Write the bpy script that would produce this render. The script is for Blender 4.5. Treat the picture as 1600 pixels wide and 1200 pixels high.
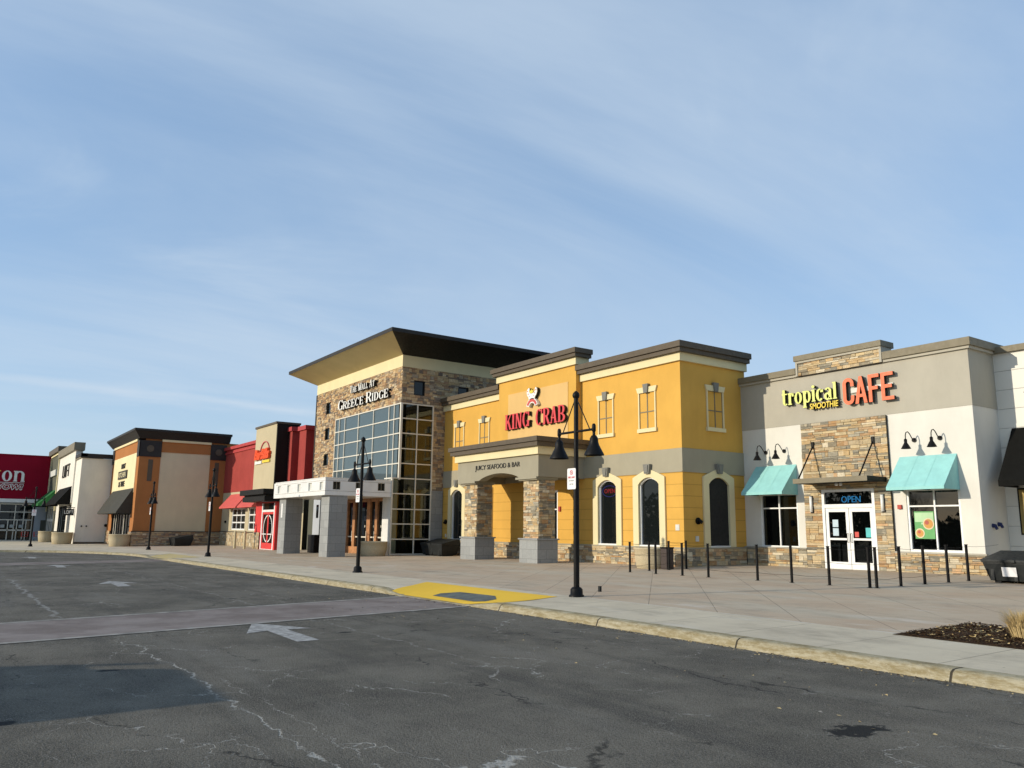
import bpy, bmesh, math, random
from mathutils import Vector, Matrix
R = math.radians
rnd = random.Random(7)
scene = bpy.context.scene
for o in list(bpy.data.objects): bpy.data.objects.remove(o)
COL = scene.collection

# ------------------------------------------------------------------ camera
cam_d = bpy.data.cameras.new("camera"); cam = bpy.data.objects.new("camera", cam_d); COL.objects.link(cam)
cam_d.sensor_fit = 'HORIZONTAL'; cam_d.sensor_width = 36.0
cam_d.lens = 1260.36 / 1600.0 * 36.0
cam_d.clip_start = 0.05; cam_d.clip_end = 5000
_y, _p, _r = R(55.31521), R(10.19544), R(0.66186)
_f = Vector((-math.sin(_y)*math.cos(_p), math.cos(_y)*math.cos(_p), math.sin(_p)))
_rt = Vector((math.cos(_y), math.sin(_y), 0)); _up = _rt.cross(_f)
_r2 = math.cos(_r)*_rt + math.sin(_r)*_up; _u2 = -math.sin(_r)*_rt + math.cos(_r)*_up
cam.matrix_world = Matrix(((_r2.x, _u2.x, -_f.x, 0), (_r2.y, _u2.y, -_f.y, 0), (_r2.z, _u2.z, -_f.z, 1.6), (0, 0, 0, 1)))
scene.camera = cam

# ------------------------------------------------------------------ sun, sky, exposure
SUN_EL = R(16.3)
SUN_AZ = Vector((-0.322, -1.0)).normalized()       # horizontal direction towards the sun
sdir = Vector((SUN_AZ.x*math.cos(SUN_EL), SUN_AZ.y*math.cos(SUN_EL), math.sin(SUN_EL)))
sun_d = bpy.data.lights.new("sun", 'SUN'); sun = bpy.data.objects.new("sun", sun_d); COL.objects.link(sun)
sun_d.energy = 2.55; sun_d.angle = R(0.5); sun_d.color = (1.0, 0.90, 0.74)
sun.rotation_euler = (-sdir).to_track_quat('-Z', 'Y').to_euler(); sun.location = (0, -20, 40)
scene.view_settings.view_transform = 'Standard'; scene.view_settings.look = 'None'
scene.view_settings.exposure = 0.58; scene.view_settings.gamma = 1.0

world = bpy.data.worlds.new("World"); scene.world = world; world.use_nodes = True
wn, wl = world.node_tree.nodes, world.node_tree.links
wn.clear()
wo = wn.new('ShaderNodeOutputWorld'); bg = wn.new('ShaderNodeBackground')
sky = wn.new('ShaderNodeTexSky'); sky.sky_type = 'NISHITA'; sky.sun_disc = False
sky.sun_elevation = SUN_EL; sky.sun_rotation = math.atan2(SUN_AZ.x, SUN_AZ.y)
sky.air_density = 1.0; sky.dust_density = 0.6; sky.ozone_density = 2.2; sky.altitude = 100
bg.inputs['Strength'].default_value = 0.15
# thin cirrus veil, stretched noise on the sky direction projected on a high plane
tc = wn.new('ShaderNodeTexCoord')
def wmath(op, a, b=None, c=None):
    n = wn.new('ShaderNodeMath'); n.operation = op
    for i, v in enumerate((a, b, c)):
        if v is None: continue
        if isinstance(v, (int, float)): n.inputs[i].default_value = v
        else: wl.new(v, n.inputs[i])
    return n.outputs[0]
sx = wn.new('ShaderNodeSeparateXYZ'); wl.new(tc.outputs['Generated'], sx.inputs[0])
zz = wmath('MAXIMUM', wmath('ADD', sx.outputs['Z'], 0.10), 0.02)
px = wmath('DIVIDE', sx.outputs['X'], zz); py = wmath('DIVIDE', sx.outputs['Y'], zz)
cx = wn.new('ShaderNodeCombineXYZ'); wl.new(px, cx.inputs[0]); wl.new(py, cx.inputs[1])
def wnoise(scale, detail, rough, rot, sc, dist=0.0, loc=(0, 0, 0)):
    m = wn.new('ShaderNodeMapping'); m.inputs['Rotation'].default_value = (0, 0, R(rot)); m.inputs['Scale'].default_value = sc
    m.inputs['Location'].default_value = loc
    wl.new(cx.outputs[0], m.inputs[0])
    n = wn.new('ShaderNodeTexNoise'); n.inputs['Scale'].default_value = scale; n.inputs['Detail'].default_value = detail
    n.inputs['Roughness'].default_value = rough; n.inputs['Distortion'].default_value = dist
    wl.new(m.outputs[0], n.inputs[0]); return n.outputs[0]
def wramp(v, a, b, lo=0.0, hi=1.0):
    n = wn.new('ShaderNodeMapRange'); n.interpolation_type = 'SMOOTHSTEP'
    wl.new(v, n.inputs[0]); n.inputs[1].default_value = a; n.inputs[2].default_value = b
    n.inputs[3].default_value = lo; n.inputs[4].default_value = hi; return n.outputs[0]
c1 = wramp(wnoise(0.50, 7, 0.58, 0, (1.5, 0.42, 1), 0.5), 0.42, 0.74, 0, 0.62)
c2 = wramp(wnoise(0.8, 6, 0.6, 0, (1.3, 0.75, 1), 0.9, (3, 1, 0)), 0.48, 0.78, 0, 0.50)
c3 = wramp(wnoise(0.30, 3, 0.5, 20, (0.7, 1.0, 1), 0.1, (5, 2, 0)), 0.30, 0.60, 0.35, 1.0)
cl = wmath('MULTIPLY', wmath('ADD', c1, c2), c3)
# a long condensation trail low in the west: a band along a great circle
dn = wn.new('ShaderNodeVectorMath'); dn.operation = 'DOT_PRODUCT'; wl.new(tc.outputs['Generated'], dn.inputs[0])
TRAIL = dn
tn = wmath('MULTIPLY', wmath('SUBTRACT', wnoise(2.2, 4, 0.6, 0, (1, 1, 1)), 0.5), 0.012)
td = wmath('ABSOLUTE', wmath('ADD', dn.outputs['Value'], tn))
tr = wmath('MULTIPLY', wramp(td, 0.0, 0.0075, 0.42, 0.0), wramp(wnoise(1.4, 3, 0.5, 0, (1, 1, 1)), 0.25, 0.6, 0.45, 1))
hz = wramp(sx.outputs['Z'], 0.0, 0.34, 0.30, 0.0)
tot = wmath('MINIMUM', wmath('ADD', wmath('ADD', wmath('MULTIPLY', cl, 1.0), tr), hz), 0.9)
mixc = wn.new('ShaderNodeMix'); mixc.data_type = 'RGBA'
wl.new(tot, mixc.inputs[0]); mixc.inputs[7].default_value = (2.7, 3.2, 3.75, 1)
CLOUDMIX = mixc
veil = wn.new('ShaderNodeMix'); veil.data_type = 'RGBA'; veil.inputs[0].default_value = 0.62
wl.new(sky.outputs[0], veil.inputs[6]); veil.inputs[7].default_value = (1.40, 2.10, 3.12, 1)
wl.new(veil.outputs[2], mixc.inputs[6])
wl.new(mixc.outputs[2], bg.inputs[0]); wl.new(bg.outputs[0], wo.inputs[0])

# ------------------------------------------------------------------ materials
MATS = {}
class NT:
    def __init__(s, name, rough=0.8, spec=0.3):
        m = bpy.data.materials.new(name); m.use_nodes = True; s.m = m; s.n = m.node_tree.nodes; s.l = m.node_tree.links
        s.b = s.n['Principled BSDF']; s.b.inputs['Roughness'].default_value = rough
        s.b.inputs['Specular IOR Level'].default_value = spec
        MATS[name] = m
    def _in(s, n, i, v):
        if v is None: return
        if hasattr(v, 'node'): s.l.new(v, n.inputs[i])
        else:
            if isinstance(v, tuple) and len(v) == 3 and n.inputs[i].type == 'RGBA': v = v + (1,)
            n.inputs[i].default_value = v
    def uv(s): return s.n.new('ShaderNodeUVMap').outputs[0] if False else s._uv()
    def _uv(s):
        u = s.n.new('ShaderNodeUVMap'); u.uv_map = 'UVMap'; return u.outputs[0]
    def obj(s): return s.n.new('ShaderNodeTexCoord').outputs['Object']
    def geo(s): return s.n.new('ShaderNodeNewGeometry').outputs['Position']
    def map(s, v, sc=(1, 1, 1), rot=0, loc=(0, 0, 0)):
        m = s.n.new('ShaderNodeMapping'); s.l.new(v, m.inputs[0]); m.inputs['Scale'].default_value = sc
        m.inputs['Rotation'].default_value = (0, 0, R(rot)); m.inputs['Location'].default_value = loc; return m.outputs[0]
    def noise(s, v, scale, detail=4, rough=0.6, dist=0.0, out=0):
        n = s.n.new('ShaderNodeTexNoise'); s.l.new(v, n.inputs['Vector']); n.inputs['Scale'].default_value = scale
        n.inputs['Detail'].default_value = detail; n.inputs['Roughness'].default_value = rough
        n.inputs['Distortion'].default_value = dist; return n.outputs[out]
    def vor(s, v, scale, feature='DISTANCE_TO_EDGE', out=0, rand=1.0):
        n = s.n.new('ShaderNodeTexVoronoi'); n.feature = feature; s.l.new(v, n.inputs['Vector'])
        n.inputs['Scale'].default_value = scale; n.inputs['Randomness'].default_value = rand; return n.outputs[out]
    def rg(s, v, a, b, lo=0.0, hi=1.0, smooth=True):
        n = s.n.new('ShaderNodeMapRange'); n.interpolation_type = 'SMOOTHSTEP' if smooth else 'LINEAR'
        s.l.new(v, n.inputs[0])
        for i, x in enumerate((a, b, lo, hi)): n.inputs[i+1].default_value = x
        return n.outputs[0]
    def mth(s, op, a, b=None, c=None):
        n = s.n.new('ShaderNodeMath'); n.operation = op
        for i, v in enumerate((a, b, c)): s._in(n, i, v)
        return n.outputs[0]
    def mix(s, f, a, b, mode='MIX'):
        n = s.n.new('ShaderNodeMix'); n.data_type = 'RGBA'; n.blend_type = mode
        s._in(n, 0, f); s._in(n, 6, a); s._in(n, 7, b); return n.outputs[2]
    def ramp(s, v, stops, const=False):
        n = s.n.new('ShaderNodeValToRGB'); s.l.new(v, n.inputs[0]); e = n.color_ramp.elements
        if const: n.color_ramp.interpolation = 'CONSTANT'
        while len(e) < len(stops): e.new(0.5)
        for k, (p, c) in zip(e, stops): k.position = p; k.color = tuple(c) + (1,)
        return n.outputs[0]
    def sep(s, v):
        n = s.n.new('ShaderNodeSeparateXYZ'); s.l.new(v, n.inputs[0]); return n.outputs
    def comb(s, x, y, z=0.0):
        n = s.n.new('ShaderNodeCombineXYZ')
        for i, v in enumerate((x, y, z)): s._in(n, i, v)
        return n.outputs[0]
    def bump(s, h, st=0.3, dist=0.01):
        n = s.n.new('ShaderNodeBump'); s.l.new(h, n.inputs['Height']); n.inputs['Strength'].default_value = st
        n.inputs['Distance'].default_value = dist; s.l.new(n.outputs[0], s.b.inputs['Normal'])
    def col(s, v): s._in(s.b, 'Base Color', v); return s.m

def sc3(c, k): return tuple(min(1, x*k) for x in c)
def stucco(name, c, var=0.10, rough=0.9, bump=0.25, grooves=None):
    t = NT(name, rough, 0.15); g = t.geo()
    a = t.noise(g, 0.7, 5, 0.6); b = t.noise(t.map(g, (1.3, 1.3, 0.5)), 1.3, 5, 0.65)
    f = t.rg(t.mth('ADD', t.mth('MULTIPLY', a, .6), t.mth('MULTIPLY', b, .4)), .35, .68)
    c1 = t.mix(f, sc3(c, 1-var), sc3(c, 1+var*0.6))
    # drip stains and grime with a shape of their own
    st = t.rg(t.noise(t.map(g, (2.2, 2.2, 0.30)), 1.0, 6, 0.75), .55, .80, 0, .24)
    c1 = t.mix(st, c1, sc3(c, 0.72))
    fine = t.noise(g, 60, 3, 0.6); h = t.mth('ADD', fine, t.mth('MULTIPLY', t.noise(g, 9, 3), .5))
    if grooves:
        z = t.sep(g)[2]; fr = t.mth('FRACT', t.mth('DIVIDE', t.mth('ADD', z, grooves[1]), grooves[0]))
        gl = t.rg(t.mth('ABSOLUTE', t.mth('SUBTRACT', fr, 0.5)), 0.46, 0.475, 1.0, 0.0)
        gi = t.mth('SUBTRACT', 1.0, gl)
        c1 = t.mix(t.mth('MULTIPLY', gi, .45), c1, sc3(c, 0.45)); h = t.mth('ADD', t.mth('MULTIPLY', h, .3), t.mth('MULTIPLY', gl, 3.0))
    t.bump(h, bump, 0.006)
    return t.col(c1)
def plain(name, c, rough=0.6, spec=0.3, metal=0.0, var=0.08, bump=0.0, scale=3.0):
    t = NT(name, rough, spec); g = t.geo(); t.b.inputs['Metallic'].default_value = metal
    f = t.rg(t.noise(g, scale, 5, 0.65), .3, .7)
    if bump: t.bump(t.noise(g, scale*14, 4, .6), bump, 0.004)
    rr = t.rg(t.noise(g, scale*3, 3), .3, .7, max(0.02, rough-0.08), min(1, rough+0.08)); t.l.new(rr, t.b.inputs['Roughness'])
    return t.col(t.mix(f, sc3(c, 1-var), sc3(c, 1+var)))
def ledge(name, pal, tone=1.0, **k):
    t = NT(name, 0.92, 0.15); u = t.geo(); a = t.n.new('ShaderNodeAttribute'); a.attribute_name = 'tone'; v = a.outputs['Fac']
    n = len(pal); c = t.ramp(v, [(i/n, sc3(c_, tone)) for i, c_ in enumerate(pal)], True)
    v2 = t.mth('FRACT', t.mth('MULTIPLY', v, 37.0)); c = t.mix(t.rg(v2, 0, 1, 0, .45, False), c, sc3(pal[2], .55*tone))
    c = t.mix(t.rg(t.noise(u, 9, 5, .7), .35, .7, 0, .38), c, sc3(pal[6], .8*tone)); c = t.mix(t.rg(t.noise(t.map(u, (1, 1, 2.5)), 5, 4, .6), .5, .75, 0, .4), c, sc3(pal[5 % n], 1.1*tone))
    t.bump(t.mth('ADD', t.noise(u, 45, 5, .75), t.mth('MULTIPLY', t.noise(t.map(u, (1, 1, 3)), 14, 4, .7), 1.5)), .8, .015)
    return t.col(c)
def glass(name, tint=(.008, .010, .010), rough=0.015, see=0.0, seetint=(.6, .66, .62), spec=0.5):
    t = NT(name, rough, spec); t.b.inputs['IOR'].default_value = 1.42
    t.col(tint)
    g = t.geo(); t.bump(t.noise(g, 0.55, 1, .4), 0.05, 0.05)
    if see > 0:
        out = t.n['Material Output']; tr = t.n.new('ShaderNodeBsdfTransparent'); tr.inputs[0].default_value = seetint + (1,)
        gl = t.n.new('ShaderNodeBsdfGlossy'); gl.inputs['Roughness'].default_value = 0.01
        fr = t.n.new('ShaderNodeFresnel'); fr.inputs['IOR'].default_value = 1.5
        ms = t.n.new('ShaderNodeMixShader'); m2 = t.n.new('ShaderNodeMixShader')
        m2.inputs[0].default_value = see; t.l.new(t.b.outputs[0], m2.inputs[1]); t.l.new(tr.outputs[0], m2.inputs[2])
        fs = t.mth('MINIMUM', t.mth('MULTIPLY', fr.outputs[0], 1.15), 1.0)
        t.l.new(fs, ms.inputs[0]); t.l.new(m2.outputs[0], ms.inputs[1]); t.l.new(gl.outputs[0], ms.inputs[2])
        t.l.new(ms.outputs[0], out.inputs[0])
    return t.m
def emis(name, c, st):
    t = NT(name); t.col(sc3(c, .05)); t._in(t.b, 'Emission Color', c); t.b.inputs['Emission Strength'].default_value = st; return t.m

M = MATS
YEL = (.655, .375, .080)
stucco('yellow_stucco', YEL, .07); stucco('yellow_stucco_grooved', YEL, .07, grooves=(.435, .14))
stucco('orange_panel', (.69, .45, .18), .06); stucco('cream_trim', (.74, .64, .38), .05); stucco('cream_wall', (.76, .66, .40), .06)
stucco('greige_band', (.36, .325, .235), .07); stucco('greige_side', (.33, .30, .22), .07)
stucco('cafe_gray', (.43, .40, .325), .07); stucco('cafe_white', (.70, .675, .60), .06)
stucco('beige_wall', (.50, .43, .28), .07); stucco('tan_panel', (.64, .55, .36), .06)
stucco('rust_stucco', (.40, .165, .055), .08); stucco('offwhite_wall', (.74, .70, .61), .07, bump=.15); stucco('slate_wall', (.11, .112, .085), .08)
stucco('red_stucco', (.33, .055, .045), .10); stucco('maroon_panel', (.27, .006, .022), .06); stucco('tower_beige', (.50, .43, .28), .05)
stucco('dim_gray_wall', (.42, .44, .46), .06); stucco('soffit_olive_lit', (.60, .48, .24), .06)
plain('cap_brown', (.105, .082, .055), .6, .25); plain('cap_dark', (.030, .027, .024), .6, .25); plain('cap_taupe', (.21, .18, .12), .6, .25)
plain('bronze_and_soffit_shade', (.012, .011, .009), .55, .2); plain('black_metal', (.006, .0055, .005), .5, .18, var=.3, bump=.1)  # first one: dark bronze trim, also the painted shade of the mall's side soffits
plain('red_trim', (.42, .05, .05), .6); plain('bright_red', (.62, .045, .04), .55); plain('salmon_canvas', (.56, .10, .085), .85)
plain('white_metal', (.80, .80, .77), .4, .5, var=.05); plain('mullion', (.66, .62, .52), .45, .5, var=.05); plain('white_panel', (.78, .77, .73), .35, .5, var=.05, scale=1.5)
plain('gray_keystone', (.20, .195, .17), .85); plain('muntin_gray', (.20, .17, .11), .6)
plain('wood', (.42, .20, .085), .5, .4, var=.25); plain('aqua_canvas', (.30, .60, .57), .8, .2, var=.06); plain('black_canvas', (.008, .008, .007), .9, .1)
plain('olive_canvas', (.050, .048, .038), .8, .25); plain('green_canvas', (.03, .15, .045), .8, .2)
plain('interior_dark', (.022, .022, .020), .9); plain('interior_tan', (.34, .25, .09), .8, var=.2); plain('interior_floor', (.09, .08, .07), .4)
plain('letter_red', (.66, .045, .05), .45, .5); plain('letter_white', (.80, .79, .74), .45, .5); plain('letter_dark', (.04, .037, .03), .6)
plain('letter_black', (.01, .01, .01), .5); plain('letter_lime', (.72, .76, .22), .5); plain('letter_yellow', (.80, .60, .07), .5)
plain('letter_coral', (.80, .17, .07), .5, var=.03); plain('letter_orange', (.80, .085, .02), .5); plain('raceway', (.62, .62, .56), .5)
plain('sign_plate', (.80, .78, .76), .4, .4, var=.03); plain('print_red', (.55, .10, .12), .6); plain('print_gray', (.40, .42, .40), .6)
plain('brown_plastic', (.055, .040, .035), .6); plain('bin_plastic', (.014, .016, .016), .5, .3, var=.25, bump=.15); plain('rubber', (.012, .012, .012), .9)
plain('poster_green', (.12, .36, .12), .5); plain('poster_pale', (.42, .62, .36), .5); plain('food_orange', (.55, .28, .07), .6); plain('food_red', (.42, .10, .07), .6); plain('food_cream', (.68, .58, .38), .6)
plain('paper_blue', (.50, .62, .68), .6); plain('turquoise', (.10, .50, .50), .5); plain('stool_red', (.50, .04, .03), .4); plain('alarm_red', (.45, .06, .04), .4)
plain('navy_plastic', (.02, .03, .10), .5); plain('pipe_paint', (.55, .47, .28), .6); plain('car_paint', (.30, .31, .33), .25, .6); plain('chrome', (.6, .6, .6), .2, .5, metal=1.0)
emis('neon_blue', (.08, .42, 1.0), 4.5); emis('neon_red', (.5, .02, .03), .28); emis('neon_violet', (.03, .03, .30), .22)
glass('dark_glass'); glass('cafe_glass', see=.8, seetint=(.30, .33, .31)); glass('mall_glass', see=.85, seetint=(.55, .60, .52)); glass('sky_glass', tint=(.075, .105, .115))
PALC = [(.56, .38, .18), (.62, .48, .27), (.30, .25, .17), (.66, .53, .32), (.46, .26, .11), (.72, .62, .44), (.24, .22, .17), (.62, .42, .20), (.40, .36, .27), (.60, .38, .20), (.66, .50, .29)]
ledge('ledge_stone', PALC, tone=1.1)
PALM = [(.54, .37, .18), (.34, .20, .11), (.58, .43, .25), (.20, .16, .12), (.62, .50, .32), (.42, .25, .13), (.15, .12, .10), (.54, .38, .20), (.36, .30, .22)]
ledge('mall_stone', PALM, tone=1.15, row=.13, wid=.38, cobble=False)
ledge('pale_stone', [(.56, .42, .24), (.60, .48, .30), (.40, .32, .20), (.64, .54, .36), (.50, .34, .18), (.68, .60, .44), (.34, .29, .20), (.58, .42, .22)]); plain('mortar', (.045, .037, .028), .95)
def slate_blocks():
    t = NT('slate_block', .8, .3); u = t._uv(); b = t.n.new('ShaderNodeTexBrick'); t.l.new(u, b.inputs['Vector'])
    b.inputs['Color1'].default_value = (.27, .275, .265, 1); b.inputs['Color2'].default_value = (.34, .345, .33, 1); b.inputs['Mortar'].default_value = (.16, .16, .155, 1)
    b.inputs['Scale'].default_value = 1; b.inputs['Mortar Size'].default_value = .006; b.inputs['Brick Width'].default_value = .60; b.inputs['Row Height'].default_value = .39
    c = t.mix(t.rg(t.noise(u, 9, 5, .7), .3, .7, 0, .35), b.outputs[0], (.20, .205, .20)); t.bump(t.noise(u, 30, 4), .3, .006); t.col(c)
slate_blocks()
def siding():
    t = NT('white_siding', .6, .3); z = t.sep(t.geo())[2]; f = t.mth('FRACT', t.mth('DIVIDE', z, .62))
    l = t.rg(f, 0, .035, 1, 0); c = t.mix(l, (.74, .72, .64), (.30, .30, .28)); t.bump(t.rg(f, 0, .05), .6, .02); t.col(c)
siding()
def concrete_tub():
    t = NT('planter_concrete', .85, .2); g = t.geo(); c = t.mix(t.rg(t.noise(g, 40, 4, .7), .35, .65), (.42, .35, .22), (.56, .47, .31))
    c = t.mix(t.rg(t.noise(t.map(g, (3, 3, .8)), 2, 4), .55, .8, 0, .4), c, (.30, .25, .17)); t.bump(t.noise(g, 60, 3), .4, .005); t.col(c)
concrete_tub()

def asphalt():
    t = NT('asphalt', .95, .08); g = t.geo(); X, Y_, Z = t.sep(g)
    base = t.mix(t.rg(t.noise(g, .5, 6, .7), .34, .66), (.088, .079, .063), (.192, .172, .136))
    streak = t.noise(t.map(g, (.10, 1.3, 1)), 1.0, 6, .65)
    base = t.mix(t.rg(streak, .50, .70, 0, .65), base, (.056, .052, .046))
    base = t.mix(t.rg(t.noise(t.map(g, (.16, .9, 1), loc=(9, 4, 0)), 1.0, 5, .65), .50, .70, 0, .6), base, (.20, .185, .155))
    grit = t.noise(g, 85, 2, .8); base = t.mix(t.rg(t.noise(g, 2.6, 5, .75), .52, .72, 0, .35), base, (.055, .052, .046)); base = t.mix(t.rg(grit, .50, .66, 0, .85), base, (.30, .275, .225)); g2 = t.noise(g, 38, 3, .85); base = t.mix(t.rg(g2, .52, .66, 0, .55), base, (.22, .21, .185)); base = t.mix(t.rg(g2, .34, .47, .55, 0), base, (.035, .034, .031))
    base = t.mix(t.rg(t.noise(g, 50, 2, .7), .55, .75, 0, .6), base, (.045, .045, .045))
    sp = t.vor(g, 26, 'F1'); base = t.mix(t.rg(sp, .05, .13, .55, 0), base, (.34, .32, .29))
    # oil / patch stains
    oil = t.rg(t.noise(t.map(g, (1.1, 1.7, 1)), .8, 6, .75), .69, .76, 0, .65); base = t.mix(oil, base, (.030, .031, .033))
    # sealed alligator cracks: pale hairlines, only in patches
    wob = t.noise(g, 1.6, 4, .65, out=1)
    vm = t.n.new('ShaderNodeVectorMath'); vm.operation = 'MULTIPLY_ADD'; t.l.new(wob, vm.inputs[0]); vm.inputs[1].default_value = (.9, .9, 0); t.l.new(g, vm.inputs[2]); wv = vm.outputs[0]
    e = t.vor(t.map(wv, (.75, .95, 1)), .85); msk = t.rg(t.noise(g, .55, 3, .5), .46, .60)
    cr = t.mth('MULTIPLY', t.mth('MULTIPLY', t.rg(e, .0, .007, .9, 0), msk), t.rg(t.noise(g, 4, 4, .7), .36, .52))
    vm2 = t.n.new('ShaderNodeVectorMath'); vm2.operation = 'MULTIPLY_ADD'; t.l.new(t.noise(g, 6, 3, .6, out=1), vm2.inputs[0]); vm2.inputs[1].default_value = (.10, .10, 0); t.l.new(g, vm2.inputs[2]); e2 = t.vor(vm2.outputs[0], 4.2); m2 = t.rg(t.noise(t.map(g, loc=(17, 31, 0)), .8, 4, .6), .60, .70)
    cr = t.mth('MAXIMUM', cr, t.mth('MULTIPLY', t.rg(e2, 0, .014, .55, 0), m2))
    # long paving seams running along the lane
    wy = t.mth('ADD', Y_, t.mth('MULTIPLY', t.mth('SUBTRACT', t.noise(g, 1.1, 6, .7), .5), .75))
    brk = t.rg(t.noise(g, 2.3, 4, .7), .42, .56)
    for yy, w, s_, x0, x1 in ((2.34, .020, .95, -13.0, 20), (2.62, .009, .7, -9.4, 20), (1.98, .009, .7, -6.9, 20), (5.55, .035, .35, -36, -8)):
        ln = t.rg(t.mth('ABSOLUTE', t.mth('SUBTRACT', wy, yy)), w*.3, w, s_, 0)
        inn = t.mth('MULTIPLY', t.rg(X, x0, x0+.5), t.rg(X, x1-.5, x1, 1, 0))
        cr = t.mth('MAXIMUM', cr, t.mth('MULTIPLY', t.mth('MULTIPLY', ln, inn), t.rg(brk, 0, 1, .25, 1)))
    base = t.mix(t.mth('MULTIPLY', cr, .95), base, (.46, .44, .39))
    ln = t.rg(t.mth('ABSOLUTE', t.mth('SUBTRACT', wy, 1.85)), .015, .05, .5, 0); inn = t.mth('MULTIPLY', t.rg(X, -30, -29), t.rg(X, -17, -16.2, 1, 0))
    base = t.mix(t.mth('MULTIPLY', ln, inn), base, (.40, .39, .36))
    # dark repair patch and tar spots
    dx = t.mth('SUBTRACT', X, -4.15); dy = t.mth('SUBTRACT', Y_, 6.35); nn = t.noise(g, 5.5, 5, .75)
    rr = t.mth('ADD', t.mth('SQRT', t.mth('ADD', t.mth('MULTIPLY', dx, dx), t.mth('MULTIPLY', t.mth('MULTIPLY', dy, dy), .35))), t.mth('MULTIPLY', t.mth('SUBTRACT', nn, .5), .75))
    base = t.mix(t.rg(rr, .14, .20, .92, 0), base, (.022, .023, .024))
    dkl = t.rg(t.vor(t.map(wv, (.25, .8, 1)), .6), 0, .010, .75, 0); base = t.mix(t.mth('MULTIPLY', dkl, t.rg(t.noise(g, .9, 4, .6), .48, .58)), base, (.030, .029, .027))
    vs = t.vor(t.map(g, (1, .6, 1)), .75, 'F1'); base = t.mix(t.rg(t.mth('ADD', vs, t.mth('MULTIPLY', t.mth('SUBTRACT', nn, .5), .16)), .045, .075, .85, 0), base, (.026, .027, .028))
    # dust and pale grit gathered along the kerb
    du = t.mth('MULTIPLY', t.rg(Y_, 7.6, 9.3), t.rg(t.noise(t.map(g, (.6, 1.5, 1)), 2.5, 5, .7), .45, .8, 0, .5)); base = t.mix(du, base, (.25, .235, .205))
    h = t.mth('ADD', t.mth('MULTIPLY', grit, .5), t.mth('MULTIPLY', t.noise(g, 28, 4, .7), .6)); t.bump(t.mth('SUBTRACT', t.mth('ADD', h, t.mth('MULTIPLY', g2, 1.2)), t.mth('MULTIPLY', cr, .4)), .8, .02)
    t.col(base)
asphalt()
def walk():
    t = NT('walk_concrete', .95, .08); g = t.geo(); X, Y_, Z = t.sep(g)
    nz = t.noise(g, .45, 5, .6); fine = t.noise(g, 70, 3, .7)
    gray = t.mix(t.rg(nz, .3, .7), (.56, .475, .335), (.68, .585, .42))
    pink = t.mix(t.rg(t.noise(t.map(g, loc=(5, 2, 0)), .5, 5, .65), .32, .68), (.49, .355, .235), (.54, .43, .30))
    sel = t.rg(t.mth('ADD', Y_, t.mth('MULTIPLY', t.mth('SUBTRACT', t.noise(g, .25, 2), .5), .1)), 11.62, 11.66)
    pmask = t.rg(t.noise(t.map(g, (.16, .55, 1)), 1.0, 4, .6), .36, .50)
    field = t.mix(pmask, (.52, .44, .32), pink); base = t.mix(sel, gray, field)
    # each slab a slightly different tone
    def slab(a, b, w1, w2):
        fa = t.mth('FLOOR', t.mth('DIVIDE', a, w1)); fb = t.mth('FLOOR', t.mth('DIVIDE', b, w2))
        w = t.n.new('ShaderNodeTexWhiteNoise'); w.noise_dimensions = '2D'; t.l.new(t.comb(fa, fb), w.inputs['Vector']); return w.outputs[0]
    U = t.mth('ADD', X, Y_); V = t.mth('SUBTRACT', X, Y_)
    tone = t.mix(sel, slab(t.mth('ADD', X, 9.9-.2), t.mth('MULTIPLY', Y_, 0.0), 1.56, 1.0), slab(t.mth('ADD', U, .34), V, 1.76, 3.52))
    base = t.mix(t.rg(tone, 0, 1, 0, .22, False), base, (.40, .33, .24))
    def joint(v, period, w):
        f = t.mth('FRACT', t.mth('DIVIDE', v, period)); d = t.mth('MINIMUM', f, t.mth('SUBTRACT', 1.0, f)); return t.rg(t.mth('MULTIPLY', d, period), w*.5, w, 1, 0)
    jg = joint(t.mth('ADD', X, 6.72), 1.56, .014); jd = joint(t.mth('ADD', U, .34), 1.76, .016)
    jv = t.mth('MULTIPLY', joint(V, 3.52, .02), .55)
    j = t.mix(sel, jg, t.mth('MAXIMUM', jd, jv))
    jb = t.rg(t.mth('ABSOLUTE', t.mth('SUBTRACT', Y_, 13.55)), .008, .018, .6, 0); j = t.mth('MAXIMUM', t.mth('MULTIPLY', j, .8), jb)
    jbreak = t.rg(t.noise(g, .8, 3), .33, .5, .35, 1)
    base = t.mix(t.mth('MULTIPLY', t.mth('MULTIPLY', j, jbreak), .75), base, (.10, .08, .06))
    # pale line where the grey strip meets the coloured field
    wl_ = t.rg(t.mth('ABSOLUTE', t.mth('SUBTRACT', t.mth('ADD', Y_, t.mth('MULTIPLY', t.mth('SUBTRACT', fine, .5), .03)), 11.64)), .012, .04, .75, 0)
    base = t.mix(t.mth('MULTIPLY', wl_, t.rg(t.noise(g, .7, 3), .35, .55, .15, 1)), base, (.62, .59, .51))
    # salt bloom: pale stretched patches
    sb = t.rg(t.noise(t.map(g, (.35, 1.1, 1), loc=(2, 8, 0)), 1.0, 6, .68), .56, .76, 0, .6); base = t.mix(sb, base, (.66, .62, .54))
    dk = t.rg(t.noise(t.map(g, (.5, 1.2, 1), loc=(12, 3, 0)), .8, 6, .7), .50, .74, 0, .55); base = t.mix(dk, base, (.24, .20, .15)); d2 = t.rg(t.noise(g, 1.7, 6, .75), .50, .72, 0, .35); base = t.mix(d2, base, (.28, .235, .175))
    spt = t.rg(t.vor(g, 2.4, 'F1'), .025, .05, .65, 0); base = t.mix(spt, base, (.13, .12, .105))
    base = t.mix(t.rg(fine, .35, .7, 0, .22), base, (.66, .61, .52))
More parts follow.
